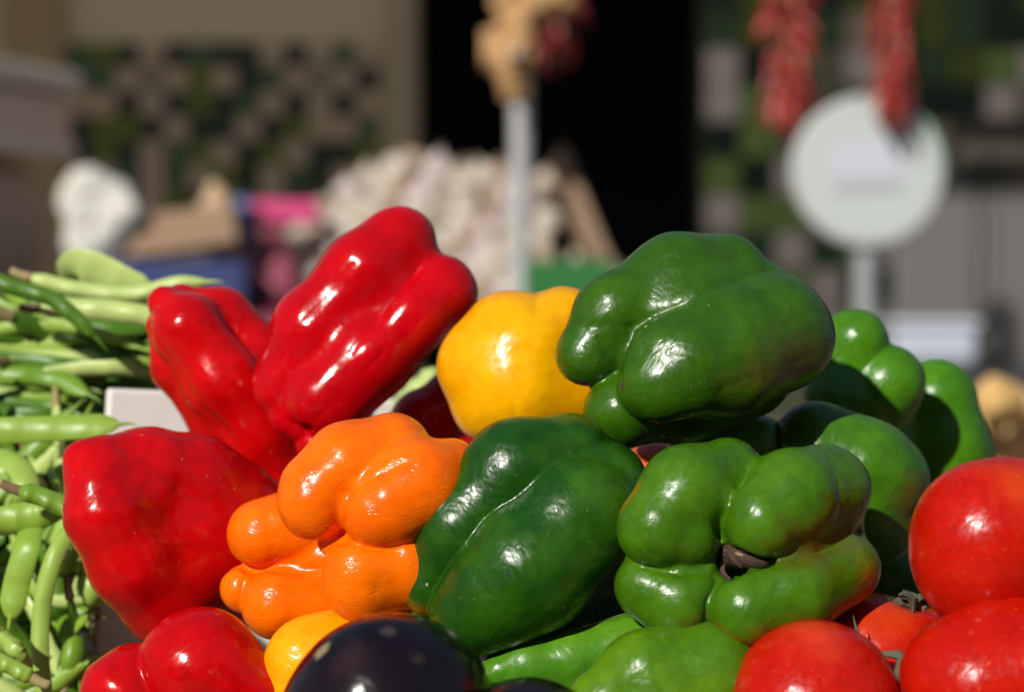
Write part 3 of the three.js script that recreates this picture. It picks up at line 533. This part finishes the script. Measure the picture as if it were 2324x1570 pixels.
bean(B([[150, 1540], [165, 1470], [140, 1400, 0.02], [110, 1340, 0.05]], 1.12), 0.0052, 0.0045, 1, V(1, 0, 0.4), 'dark bean behind the long hanging one');
bean(B([[900, 935], [930, 905], [960, 872], [1000, 840]], 1.24), 0.0085, 0.005, 2, V(0.7, 0.7, 0.2), 'pale bean glimpsed in the gap under the tall red pepper');
// the rest of the heap: lying roughly level across its sloping face, in layers
const heapTop = (x) => 690 - 40 * Math.sin((x + 60) / 180);
const common = 'flat green bean lying among many others in the heap';
for (let i = 0; i < 210; i++) {
  const t = (i + rr(0, 1)) / 210, y = 700 + t * 880, d = 1.235 - 0.13 * t + rr(0, 0.03), x = rr(-90, 330 - 120 * step(0.2, 0.8, t)), ang = y < 1030 ? rr(-0.12, 0.42) : rr(-1.2, 1.5), L = rr(280, 440) / 2;
  const c = Math.cos(ang), s = Math.sin(ang), bow = rr(-38, 38), over = Math.max(0, x + L * c - (y > 860 ? 200 : 360)), dz = rr(-0.02, 0.03);
  bean(B([[x - L * c, y - L * s, dz], [x - L * 0.4 * c - bow * s, y - L * 0.4 * s + bow * c], [x + L * 0.4 * c - bow * s, y + L * 0.4 * s + bow * c], [x + L * c, y + L * s, -dz + 0.01]].map(([q, r, e]) => [q - over, r, e]), d), rr(0.0031, 0.0056), rr(0.0018, 0.0026), Math.floor(rnd() * 5), V(rr(-0.3, 0.3), 1, rr(-0.4, 0.8)), common, 'green beans in the heap');
}
{ // deeper layers that fill the heap
  const parts = [], cols = [[0.20, 0.36, 0.05], [0.13, 0.27, 0.03], [0.26, 0.41, 0.07]];
  for (let i = 0; i < 260; i++) {
    const t = rnd(), y = 705 + t * 900, d = 1.30 - 0.13 * t + rr(0, 0.10), x = rr(-140, 330 - 250 * step(0.2, 0.4, t)), ang = rr(-0.9, 0.9), L = rr(160, 260) / 2, c = Math.cos(ang), s = Math.sin(ang), bow = rr(-25, 25);
    const g = sweep(B([[x - L * c, y - L * s], [x - bow * s, y + bow * c], [x + L * c, y + L * s, rr(-0.03, 0.03)]], d), seeds(rr(0.005, 0.008), rr(0.0035, 0.005), 6, rr(0, 6)), { rings: 12, sides: 8, side: V(rr(-0.3, 0.3), 1, rr(-0.4, 0.6)), keen: 0.5 });
    const col = cols[i % 3]; g.setAttribute('color', new THREE.Float32BufferAttribute(new Float32Array(g.attributes.position.count * 3).map((_, q) => col[q % 3]), 3));
    parts.push(g);
  }
  const m = new THREE.Mesh(mergeGeometries(parts), new THREE.MeshPhysicalMaterial({ vertexColors: true, roughness: 0.6 }));
  top(m, 'bean_heap', 'tangled green beans deep inside the heap', 'green beans'); m.userData.kind = 'stuff';
}
console.log('beans ready');

// ------------------------------------------------------------------ behind: ground, shop front, stall
const FACADE = 6.5;
const wallX = (v) => (v - 1162) / F * FACADE, wallY = (v) => U(0, v, FACADE).y, wallZ = -FACADE;
{ const g = new THREE.Mesh(new THREE.PlaneGeometry(60, 60).rotateX(-Math.PI / 2), std([0.17, 0.16, 0.15], 0.9)); struct(g, 'ground'); }
const plaster = std([0.60, 0.50, 0.36], 0.9), tileMats = {
  t: std([0.48, 0.37, 0.28], 0.6), d: std([0.012, 0.032, 0.022], 0.4), g: std([0.05, 0.115, 0.05], 0.45), o: std([0.12, 0.16, 0.022], 0.5), m: std([0.22, 0.21, 0.14], 0.5), p: std([0.76, 0.66, 0.65], 0.6), l: std([0.24, 0.38, 0.10], 0.5) };
function tiles(wall, grid, x0, y0, px, py, lift) {
  const w = px / F * FACADE, h = py / F * FACADE, geo = new RoundedBoxGeometry(w - 0.004, h - 0.004, 0.012, 1, 0.002);
  grid.forEach((row, j) => [...row].forEach((ch, i) => { if (ch !== '.') part(wall, 'tile', geo, tileMats[ch], V(wallX(x0 + px * i), wallY(y0 + py * j), wallZ + lift)); }));
}
{ const w = new THREE.Group();
  const x0 = -4.2, x1 = wallX(944);
  part(w, 'plaster', new THREE.BoxGeometry(x1 - x0, 3.2, 0.25), plaster, V((x0 + x1) / 2, 1.6, wallZ - 0.125));
  part(w, 'door_trim', new RoundedBoxGeometry(0.07, 3.0, 0.03, 2, 0.006), std([0.40, 0.34, 0.25], 0.8), V(x1 - 0.036, 1.5, wallZ + 0.015));
  part(w, 'pilaster', new RoundedBoxGeometry(0.16, 3.1, 0.05, 2, 0.008), std([0.36, 0.27, 0.16], 0.9), V(wallX(80), 1.55, wallZ + 0.025));
  tiles(w, ['godtdgddtdtgt', 'ggtmtotdgtmtd', 'ttdtdodgtdtdt', 'doodtddtdottg', 'dodtgotdotddo', '.tgtgtodtgdtd', '.mdtodtgtdotg', '.gtdtotdtgtdo'], 183, 125, 54.4, 56, 0.006);
  top(w, 'tiled_wall', 'beige plaster wall with a mosaic of dark green and tan square tiles', 'wall'); }
{ const w = new THREE.Group();
  const x0 = wallX(1598), x1 = 4.5;
  part(w, 'plaster', new THREE.BoxGeometry(x1 - x0, 3.2, 0.25), std([0.10, 0.12, 0.07], 0.9), V((x0 + x1) / 2, 1.6, wallZ - 0.125));
  tiles(w, ['dogdodogdo', 'gomgtdogdd', 'pdlmpdgolp', 'plgmgtddpm', 'dlmpdgtmgd', 'ldpdmppdgt', 'plldpgdtmg', 'mgpglpdmpt', 'gplpdgtmdt', 'dgmplpgdtm', 'tgdlgtmdgt'], 1638, -13, 79, 83, 0.006);
  top(w, 'tiled_wall', 'wall checkered with green, black and pinkish tiles behind the weighing scale', 'wall'); }
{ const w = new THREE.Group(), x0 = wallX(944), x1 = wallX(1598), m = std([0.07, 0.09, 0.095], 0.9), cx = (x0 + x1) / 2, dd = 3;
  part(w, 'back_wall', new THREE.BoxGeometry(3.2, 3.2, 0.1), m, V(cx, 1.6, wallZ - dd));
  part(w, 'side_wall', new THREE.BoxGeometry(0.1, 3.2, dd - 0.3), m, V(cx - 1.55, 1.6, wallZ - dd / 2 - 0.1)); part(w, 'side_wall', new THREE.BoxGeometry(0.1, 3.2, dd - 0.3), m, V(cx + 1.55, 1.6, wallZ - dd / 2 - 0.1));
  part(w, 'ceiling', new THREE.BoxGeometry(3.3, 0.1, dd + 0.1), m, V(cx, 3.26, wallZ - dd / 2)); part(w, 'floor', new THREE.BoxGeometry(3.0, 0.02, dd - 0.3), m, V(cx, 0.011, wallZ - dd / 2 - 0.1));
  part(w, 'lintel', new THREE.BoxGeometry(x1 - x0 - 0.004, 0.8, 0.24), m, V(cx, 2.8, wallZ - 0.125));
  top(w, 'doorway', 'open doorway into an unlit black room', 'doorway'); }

{ // house across the street, behind the camera: its shaded front is what the glossy skins mirror
  const b = new THREE.Group(); b.position.set(0, 0, 11);
  part(b, 'wall', new THREE.BoxGeometry(30, 5.2, 4), std([0.30, 0.26, 0.21], 0.9), V(0, 2.6, 2));
  part(b, 'cornice', new THREE.BoxGeometry(30.4, 0.25, 4.4), std([0.33, 0.29, 0.24], 0.9), V(0, 5.33, 2));
  const fr = std([0.35, 0.33, 0.3], 0.7), gl = std([0.03, 0.035, 0.04], 0.15);
  for (let i = -5; i <= 5; i++) { const w = part(b, 'window', new THREE.BoxGeometry(1.2, 1.5, 0.08), fr, V(i * 2.6, 3.8, -0.03)); part(w, 'pane', new THREE.BoxGeometry(1.0, 1.3, 0.03), gl, V(0, 0, -0.05)); const dd = part(b, 'shop_door', new THREE.BoxGeometry(1.5, 2.3, 0.08), fr, V(i * 2.6, 1.15, -0.03)); part(dd, 'pane', new THREE.BoxGeometry(1.3, 1.9, 0.03), gl, V(0, 0.1, -0.05)); }
  top(b, 'house', 'low house with shop doors across the street from the stall', 'house'); }
const steel = std([0.42, 0.42, 0.43], 0.55, { metalness: 0.3 });
{ // awning over the stall, carried by posts
  const a = new THREE.Group(); a.position.set(0, 0, -5.15);
  const cloth = std([0.62, 0.58, 0.5], 1, { transmission: 0.65, thickness: 0 });
  const g = new THREE.PlaneGeometry(9.5, 2.0, 40, 16).rotateX(-Math.PI / 2), p = g.attributes.position;
  for (let i = 0; i < p.count; i++) p.setY(i, 2.62 - 0.16 * (p.getZ(i) / 1.0) + 0.03 * Math.cos(p.getX(i) * 3.0) - 0.02 * Math.abs(noise(p.getX(i) * 2, 0, p.getZ(i) * 2)));
  g.computeVertexNormals();
  part(a, 'canvas', g, cloth);
  for (const x of [-3.6, 3.6]) part(a, 'rafter', new THREE.CylinderGeometry(0.018, 0.018, 2.1, 10).rotateX(Math.PI / 2 - 0.1), steel, V(x, 2.54, 0.05));
  for (const x of [-3.6, 3.6]) part(a, 'post', new THREE.CylinderGeometry(0.027, 0.027, 2.46, 20), steel, V(x, 1.23, 1.05));
  const px = (1182 - 1162) / F * 4.1;
  part(a, 'post', new THREE.CylinderGeometry(0.0175, 0.0175, 2.44, 24), steel, V(px, 1.22, 1.05));
  part(a, 'rail', new THREE.CylinderGeometry(0.02, 0.02, 8.2, 12).rotateZ(Math.PI / 2), steel, V(0, 2.44, 1.05));
  top(a, 'awning', 'canvas awning on grey metal posts over the back stall', 'awning'); }
{ const t = new THREE.Group(); t.position.set(0.1, 0, -4.5);
  for (let i = 0; i < 6; i++) part(t, 'plank', new RoundedBoxGeometry(3.6, 0.03, 0.175, 1, 0.004), wood, V(0, 1.0, -0.45 + 0.18 * i));
  for (const x of [-1.6, 1.6]) for (const z of [-0.4, 0.4]) part(t, 'leg', new THREE.BoxGeometry(0.06, 0.984, 0.06), wood, V(x, 0.492, z));
  top(t, 'stall_table', 'plank table of the back stall carrying crates and the scale', 'table'); }
const TABLE2 = 1.015;
const board = (parent, name, w, h, d, mat, pos, rot) => part(parent, name, new RoundedBoxGeometry(w, h, d, 2, Math.min(w, h, d) * 0.25), mat, pos, rot);
function openCrate(w, h, d, mat, slats = 2) {           // four sides of slats and a floor
  const g = new THREE.Group(), t = 0.01, sh = h / slats;
  board(g, 'base', w - 2 * t - 0.002, t, d - 2 * t - 0.002, mat, V(0, t / 2, 0));
  for (let i = 0; i < slats; i++) { const y = sh * (i + 0.5);
    for (const s of [-1, 1]) { board(g, 'slat', w, sh - 0.008, t, mat, V(0, y, s * (d - t) / 2)); board(g, 'slat', t, sh - 0.008, d - 2 * t - 0.002, mat, V(s * (w - t) / 2, y, 0)); } }
  return g;
}
const place = (g, v, y, d, lift = 0) => { const p = U(v, y, d); g.position.set(p.x, TABLE2 + lift, p.z); return g; };
const px = (n, d) => n / F * d;
// cardboard boxes at the far left
const card = std([0.68, 0.53, 0.44], 0.95), cardPale = std([0.72, 0.66, 0.58], 0.95);
{ const d = 4.3, y = (v) => U(0, v, d).y, h1 = y(365) - TABLE2, h2 = y(165) - TABLE2, at = V((172 - 1162) / F * d - 0.264, TABLE2, -d + 0.394);
  const g = new THREE.Group(); g.position.copy(at).add(V(-0.02, 0, 0)); g.rotation.y = 1.3;
  board(g, 'carton_side', 0.88, h1 - 0.006, 0.28, std([0.52, 0.40, 0.31], 0.95), V(0, h1 / 2, 0)); board(g, 'tape', 0.3, 0.05, 0.284, std([0.45, 0.30, 0.14], 0.5), V(0.1, h1 * 0.55, 0));
  top(g, 'carton', 'brown cardboard carton at the bottom of its stack of two', 'carton');
  const g2 = new THREE.Group(); g2.position.copy(at).add(V(0, h1, 0)); g2.rotation.y = 1.3;
  board(g2, 'carton_side', 0.9, h2 - h1 - 0.04, 0.3, card, V(0, (h2 - h1 - 0.04) / 2, 0)); board(g2, 'lid', 0.92, 0.036, 0.32, cardPale, V(0, h2 - h1 - 0.02, 0)); board(g2, 'band', 0.904, 0.03, 0.304, cardPale, V(0, 0.016, 0));
  top(g2, 'carton', 'grey-brown carton with a paler lid, on top of another carton', 'carton'); }
function blob(name, label, category, mat, pts, d, { k = 20, h = 0.006, bump = [0.004, 0.03, 0.002, 0.012], group } = {}) {
  return fleshy(name, label, category, d, pts.map((p) => ({ p, k })), { mat, h, bump, group, body: 'body', paint: () => () => [1, 1, 1] });
}
const vc = (c, r = 0.8) => std(c, r, { vertexColors: true });
blob('paper_bag', 'crumpled white paper bag beside the cartons', 'bag', vc([0.60, 0.59, 0.53]), [[[160, 440, 0, 42], [215, 420, 0, 34], [268, 445, 10, 38]], [[190, 480, 0, 36], [290, 480, 10, 40]], [[250, 520, 20, 50], [200, 560, 20, 60]]], 3.95, { bump: [0.016, 0.05, 0.006, 0.018] });
{ const d = 4.25, g = openCrate(0.235, 0.072, 0.3, std([0.34, 0.22, 0.14], 0.9), 1); place(g, 385, 600, d - 0.13); g.position.y = U(0, 557, d).y - 0.02; g.rotation.set(0, 0.1, 0.15);
  top(g, 'wooden_crate', 'shallow tan wooden crate tilted above the dark blue one', 'crate'); }
blob('paper_cone', 'tan paper cone standing in the tilted crate', 'paper cone', vc([0.52, 0.35, 0.22]), [[[485, 430, 0, 20], [490, 470, 0, 36], [490, 520, 0, 40]]], 4.12);
{ const d = 4.05, g = openCrate(px(330, d), 0.15, 0.3, std([0.012, 0.028, 0.13], 0.5), 1); place(g, 410, 700, d); g.position.y = U(0, 575, d).y - 0.16;
  top(g, 'plastic_crate', 'dark blue plastic crate of red onions', 'crate'); }
{ const d = 4.3, g = new THREE.Group(); board(g, 'face', px(165, d), px(52, d), 0.06, std([0.62, 0.055, 0.20], 0.6), V(0, px(26, d), 0)); const p = U(640, 508, d); g.position.copy(p); g.rotation.y = 0.1;
  part(g, 'stake', new THREE.BoxGeometry(0.02, p.y - TABLE2, 0.02), wood, V(0, -(p.y - TABLE2) / 2, 0)); top(g, 'price_board', 'bright pink board beside the garlic', 'board'); }
{ const d = 4.22, g = new THREE.Group(); board(g, 'face', px(34, d), px(110, d), 0.05, std([0.10, 0.15, 0.36], 0.6), V(0, px(55, d), 0)); const p = U(552, 560, d); g.position.copy(p);
  part(g, 'stake', new THREE.BoxGeometry(0.02, p.y - TABLE2, 0.02), wood, V(0, -(p.y - TABLE2) / 2, 0)); top(g, 'bottle_pack', 'slim blue pack beside the pink board', 'pack'); }
// onions
{ const pts = []; for (let i = 0; i <= 14; i++) { const t = i / 14, a = t * Math.PI; pts.push(new THREE.Vector2(Math.max(0.0004, 0.034 * Math.pow(Math.sin(a), 0.9)), 0.029 - 0.029 * Math.cos(a) + (t > 0.86 ? 0.05 * (t - 0.86) : 0))); }
  const body = new THREE.LatheGeometry(pts, 18), om = [std([0.20, 0.025, 0.055], 0.4), std([0.28, 0.05, 0.085], 0.45), std([0.12, 0.016, 0.03], 0.4)];
  const spots = []; for (const [y, a, b, n] of [[560, 570, 650, 3], [600, 470, 650, 5], [645, 440, 660, 6], [690, 430, 680, 6], [735, 420, 690, 6]]) for (let i = 0; i < n; i++) spots.push([a + (b - a) * (i + 0.5) / n + rr(-8, 8), y + rr(-8, 8)]);
  spots.forEach(([x, y], i) => { const o = new THREE.Group(), s = rr(0.85, 1.1); part(o, 'bulb', body, om[i % 3]); part(o, 'neck', new THREE.ConeGeometry(0.007, 0.03, 8), om[2], V(0, 0.066, 0)); o.scale.setScalar(s); o.position.copy(U(x, y, 3.95 + (735 - y) * 0.0012)); o.position.y -= 0.03; o.rotation.set(rr(-0.9, 0.9), rr(0, 6), rr(-0.9, 0.9));
    top(o, 'red_onion', 'purple-red onion heaped beside the garlic', 'onion', 'red onions on the back stall'); }); }
// garlic
{ const g = new THREE.SphereGeometry(0.027, 22, 14), p = g.attributes.position;
  for (let i = 0; i < p.count; i++) { const x = p.getX(i), y = p.getY(i), z = p.getZ(i), a = Math.atan2(z, x), q = Math.hypot(x, z) / 0.027, l = 1 + 0.09 * Math.abs(Math.cos(a * 3.5)) * q - 0.05; p.setXYZ(i, x * l, y * (y > 0 ? 0.95 : 0.7) + (y > 0 ? 0.016 * Math.pow(1 - q, 2) : 0), z * l); }
  g.computeVertexNormals();
  const mats = [std([0.46, 0.39, 0.32], 0.8), std([0.52, 0.47, 0.40], 0.8), std([0.38, 0.28, 0.21], 0.8), std([0.54, 0.46, 0.45], 0.8)], stalk = std([0.50, 0.40, 0.27], 0.9);
  const outline = (x) => x < 760 ? 540 - (x - 650) * 0.95 : x < 870 ? 436 - (x - 760) * 0.75 : x < 950 ? 356 : x < 1030 ? 352 + (x - 950) * 0.35 : 388;
  let n = 0;
  for (let row = 0; row < 9; row++) for (let x = 640 + (row % 2) * 24; x < 1262; x += 50) {
    const xx = x + rr(-10, 10), y = outline(Math.max(650, xx)) + 22 + row * 43 + rr(-9, 9); if (y > 760) continue;
    const o = new THREE.Group(), d = 4.45 - row * 0.03 + rr(-0.012, 0.012); part(o, 'bulb', g, mats[n++ % 4]); part(o, 'stalk', new THREE.CylinderGeometry(0.003, 0.005, 0.018, 7), stalk, V(0, 0.036, 0));
    o.position.copy(U(xx, y, d)); o.rotation.set(rr(-1.2, 1.2), rr(0, 6), rr(-1.2, 1.2)); o.scale.setScalar(rr(0.82, 1.1));
    top(o, 'garlic_bulb', 'whitish garlic bulb in the big heap', 'garlic', 'garlic bulbs on the back stall'); }
  for (const [x, y] of [[1310, 620], [1345, 640], [1380, 622], [1330, 680], [1375, 690], [1405, 650]]) { const o = new THREE.Group(); part(o, 'bulb', g, mats[n++ % 4]); part(o, 'stalk', new THREE.CylinderGeometry(0.003, 0.005, 0.018, 7), stalk, V(0, 0.036, 0)); o.position.copy(U(x, y, 4.0)); o.rotation.set(rr(-1, 1), rr(0, 6), rr(-1, 1)); o.scale.setScalar(0.95);
    top(o, 'garlic_bulb', 'greyish garlic bulb beside the green crate', 'garlic', 'garlic beside the green crate'); }
}
{ const d = 4.42, g = new THREE.Group(), a = U(1250, 372, d), b = U(1345, 600, d), L = a.distanceTo(b) + 0.2, m = std([0.30, 0.20, 0.13], 0.9);
  g.position.copy(b); g.rotation.z = Math.atan2(b.x - a.x, a.y - b.y);
  for (let i = 0; i < 3; i++) board(g, 'slat', 0.014, 0.085, 0.42, m, V(0, 0.15 - 0.09 * i, 0)); for (const z of [-0.18, 0.2]) board(g, 'upright', 0.02, L, 0.025, m, V(0.018, 0.2 - L / 2 + 0.01, z));
  top(g, 'wooden_crate', 'slanting brown wooden crate end holding the garlic heap', 'crate'); }
{ const d = 4.1, g = openCrate(px(200, d), 0.16, 0.26, std([0.01, 0.13, 0.02], 0.5), 1); place(g, 1290, 600, d); g.position.y = U(0, 585, d).y - 0.16; top(g, 'plastic_crate', 'green plastic crate behind the post', 'crate'); }
// hanging bundles
const dried = (c) => vc(c, 0.75);
blob('dried_bundle', 'tan dried gourds tied to the grey post', 'dried bundle', dried([0.46, 0.26, 0.11]), [[[1150, -10, 0, 30], [1170, 50, 0, 28], [1160, 120, 0, 46], [1165, 205, 0, 20]], [[1130, 110, -10, 36], [1150, 150, 0, 34]], [[1200, 10, 0, 40], [1265, -5, 0, 34]], [[1185, 60, 10, 36]]], 4.0, { bump: [0.018, 0.035, 0.006, 0.014] });
function chilli(len, r) { return sweep([V(0, 0, 0), V(0.004, -len * 0.35, 0.003), V(0.002, -len * 0.7, 0), V(-0.006, -len, 0.002)], (t) => [r * Math.pow(Math.sin(Math.PI * Math.min(1, 0.14 + 0.86 * t)), 0.7) * (1 - 0.55 * t) + 0.0008, r * 0.75 * Math.pow(Math.sin(Math.PI * Math.min(1, 0.14 + 0.86 * t)), 0.7) * (1 - 0.55 * t) + 0.0008], { rings: 12, sides: 8, side: V(1, 0, 0) }); }
function string(label, d, spine, n, tones, len, rad, name = 'chilli_string') {
  const g = new THREE.Group(), c = new THREE.CatmullRomCurve3(spine.map(([x, y]) => U(x, y, d))), b = c.getPoint(0); g.position.copy(b);
  const geos = [chilli(len, rad), chilli(len * 0.8, rad * 1.1)], mats = tones.map((t) => std(t, 0.4)), cap = std([0.16, 0.20, 0.05], 0.8);
  part(g, 'cord', new THREE.TubeGeometry(new THREE.CatmullRomCurve3([V(0, 2.455 - b.y, 0), ...Array.from({ length: 8 }, (_, i) => c.getPoint(i / 7).sub(b))]), 40, 0.003, 6), std([0.4, 0.33, 0.2], 0.9));
  for (let i = 0; i < n; i++) { const t = i / n, p = c.getPoint(t).sub(b), a = i * 2.4, o = part(g, 'chilli', geos[i % 2], mats[i % mats.length], p.clone().add(V(Math.cos(a) * rr(0.003, 0.016), 0.012, Math.sin(a) * 0.008)));
    o.rotation.set(0, -a, 0); o.rotateZ(rr(0.5, 1.15) * (1 - 0.5 * t)); part(o, 'chilli_cap', new THREE.ConeGeometry(rad * 0.6, 0.014, 7), cap, V(0, 0.004, 0)); }
  top(g, name, label, 'chilli string');
}
const CH = [[0.26, 0.012, 0.010], [0.36, 0.03, 0.018], [0.17, 0.008, 0.010], [0.40, 0.08, 0.05]];
string('fuller string of red chillies hanging against the tiled wall', 4.45, [[1770, -140], [1785, 0], [1790, 110], [1785, 200], [1775, 255]], 46, CH, 0.075, 0.0125);
string('slimmer string of red chillies hanging in front of the white dial', 4.33, [[2020, -140], [2018, 0], [2022, 110], [2022, 200], [2028, 270]], 52, CH, 0.055, 0.0105);
string('dark red dried peppers hanging behind the grey post', 4.35, [[1275, -140], [1270, -40], [1262, 60], [1262, 130]], 16, [[0.12, 0.008, 0.010], [0.16, 0.012, 0.012]], 0.075, 0.016);
// the scale
{ const d = 4.4, g = new THREE.Group(), c = U(1970, 388, d); g.position.set(c.x, TABLE2, c.z); const cy = c.y - TABLE2, R = px(172, d), white = std([0.46, 0.48, 0.475], 0.4), chrome = std([0.5, 0.52, 0.53], 0.3, { metalness: 0.6 });
  const rim = new THREE.LatheGeometry([[0.0, -0.07], [R * 0.9, -0.07], [R, -0.055], [R, 0.004], [R * 0.985, 0.011], [R * 0.93, 0.012], [R * 0.91, 0.008], [0, 0.008]].map((q) => new THREE.Vector2(...q)), 64).rotateX(Math.PI / 2);
  part(g, 'housing', rim, white, V(0, cy, 0));
  part(g, 'dial', new THREE.CylinderGeometry(R * 0.9, R * 0.9, 0.004, 64).rotateX(Math.PI / 2), std([0.44, 0.475, 0.475], 0.6), V(0, cy, 0.011));
  part(g, 'dial_label', new THREE.BoxGeometry(R * 0.85, R * 0.5, 0.003), std([0.47, 0.49, 0.56], 0.6), V(-0.005, cy + R * 0.12, 0.0155));
  part(g, 'needle', new THREE.BoxGeometry(R * 0.9, 0.004, 0.003), std([0.25, 0.27, 0.28], 0.5), V(0, cy - R * 0.24, 0.0155), [0, 0, 0.05]);
  part(g, 'green_trim', new THREE.TorusGeometry(R * 1.0, 0.005, 8, 60, 1.0), std([0.03, 0.30, 0.08], 0.4), V(0, cy, 0.0), [0, 0, -0.25]);
  part(g, 'neck', new THREE.CylinderGeometry(px(27, d), px(31, d), cy - R + 0.01, 24), chrome, V(0, (cy - R) / 2 + 0.005, -0.03));
  part(g, 'foot', new RoundedBoxGeometry(0.26, 0.06, 0.24, 3, 0.015), white, V(0.02, 0.03, 0.0));
  top(g, 'dial_scale', 'round white dial weighing scale on a metal neck', 'scale'); }
{ const d = 4.2, p = U(2105, 825, d), g = new THREE.Group(); g.position.copy(p); board(g, 'tray', px(185, d), px(84, d), 0.2, std([0.42, 0.45, 0.53], 0.5), V(0, px(42, d), 0)); board(g, 'rim', px(195, d), 0.012, 0.21, std([0.5, 0.53, 0.6], 0.5), V(0, px(84, d) + 0.007, 0));
  top(g, 'plastic_tub', 'pale blue-grey tub at the foot of the grey shutter', 'tub');
  const s = new THREE.Group(); s.position.set(p.x + 0.04, 0, p.z); const h = p.y - 0.012; board(s, 'shelf', 0.5, 0.04, 0.3, std([0.025, 0.025, 0.03], 0.6), V(0.03, h - 0.02, 0)); for (const x of [-0.16, 0.22]) part(s, 'leg', new THREE.BoxGeometry(0.03, h - 0.04, 0.03), std([0.03, 0.03, 0.035], 0.6), V(x, (h - 0.04) / 2, 0));
  top(s, 'shelf_stand', 'dark metal shelf carrying the pale tub', 'shelf'); }
{ // grey roller shutter with a dark head beam
  const d = 5.6, g = new THREE.Group(), x0 = (2025 - 1162) / F * d; g.position.set(x0 + 0.6, 0, -d);
  const grey = std([0.115, 0.112, 0.112], 0.6, { metalness: 0.1 }), yTop = U(0, 400, d).y, yb = U(0, 275, d).y;
  for (let i = 0; i < 6; i++) board(g, 'panel', 0.196, yTop - 0.01, 0.05, grey, V(-0.5 + 0.2 * i, yTop / 2, 0));
  board(g, 'head_beam', 1.06, yb - yTop, 0.12, std([0.05, 0.045, 0.037], 0.8), V(0.07, (yTop + yb) / 2 + 0.004, 0.02));
  top(g, 'metal_shutter', 'grey metal shutter of upright panels under a dark beam', 'shutter'); }
// potatoes at the right edge
{ const pots = [[2268, 905, 62], [2330, 925, 55], [2240, 965, 42], [2345, 1000, 60], [2270, 1030, 62], [2340, 1080, 60], [2255, 1110, 60], [2310, 990, 34]];
  const mat = [vc([0.60, 0.37, 0.13], 0.8), vc([0.66, 0.44, 0.19], 0.8)];
  pots.forEach(([x, y, r], i) => blob('potato', 'tan potato on the little heap past the green peppers', 'potato', mat[i % 2], [[[x - r * 0.2, y, 0, r * 0.8], [x + r * 0.25, y + r * 0.1, 20, r * 0.75]]], 2.5 + i * 0.03, { h: 0.004, group: 'potatoes past the green peppers' }));
  const t = new THREE.Group(), b = U(2300, 1190, 2.6); t.position.set(b.x + 0.05, 0, b.z); board(t, 'box_top', 0.3, 0.03, 0.35, wood, V(0, b.y - 0.015, 0)); for (const x of [-0.13, 0.13]) for (const z of [-0.15, 0.15]) part(t, 'leg', new THREE.BoxGeometry(0.03, b.y - 0.03, 0.03), wood, V(x, (b.y - 0.03) / 2, z));
  top(t, 'stand', 'small wooden stand under the potatoes', 'stand'); }
console.log('background ready');

renderer.render(scene, camera);
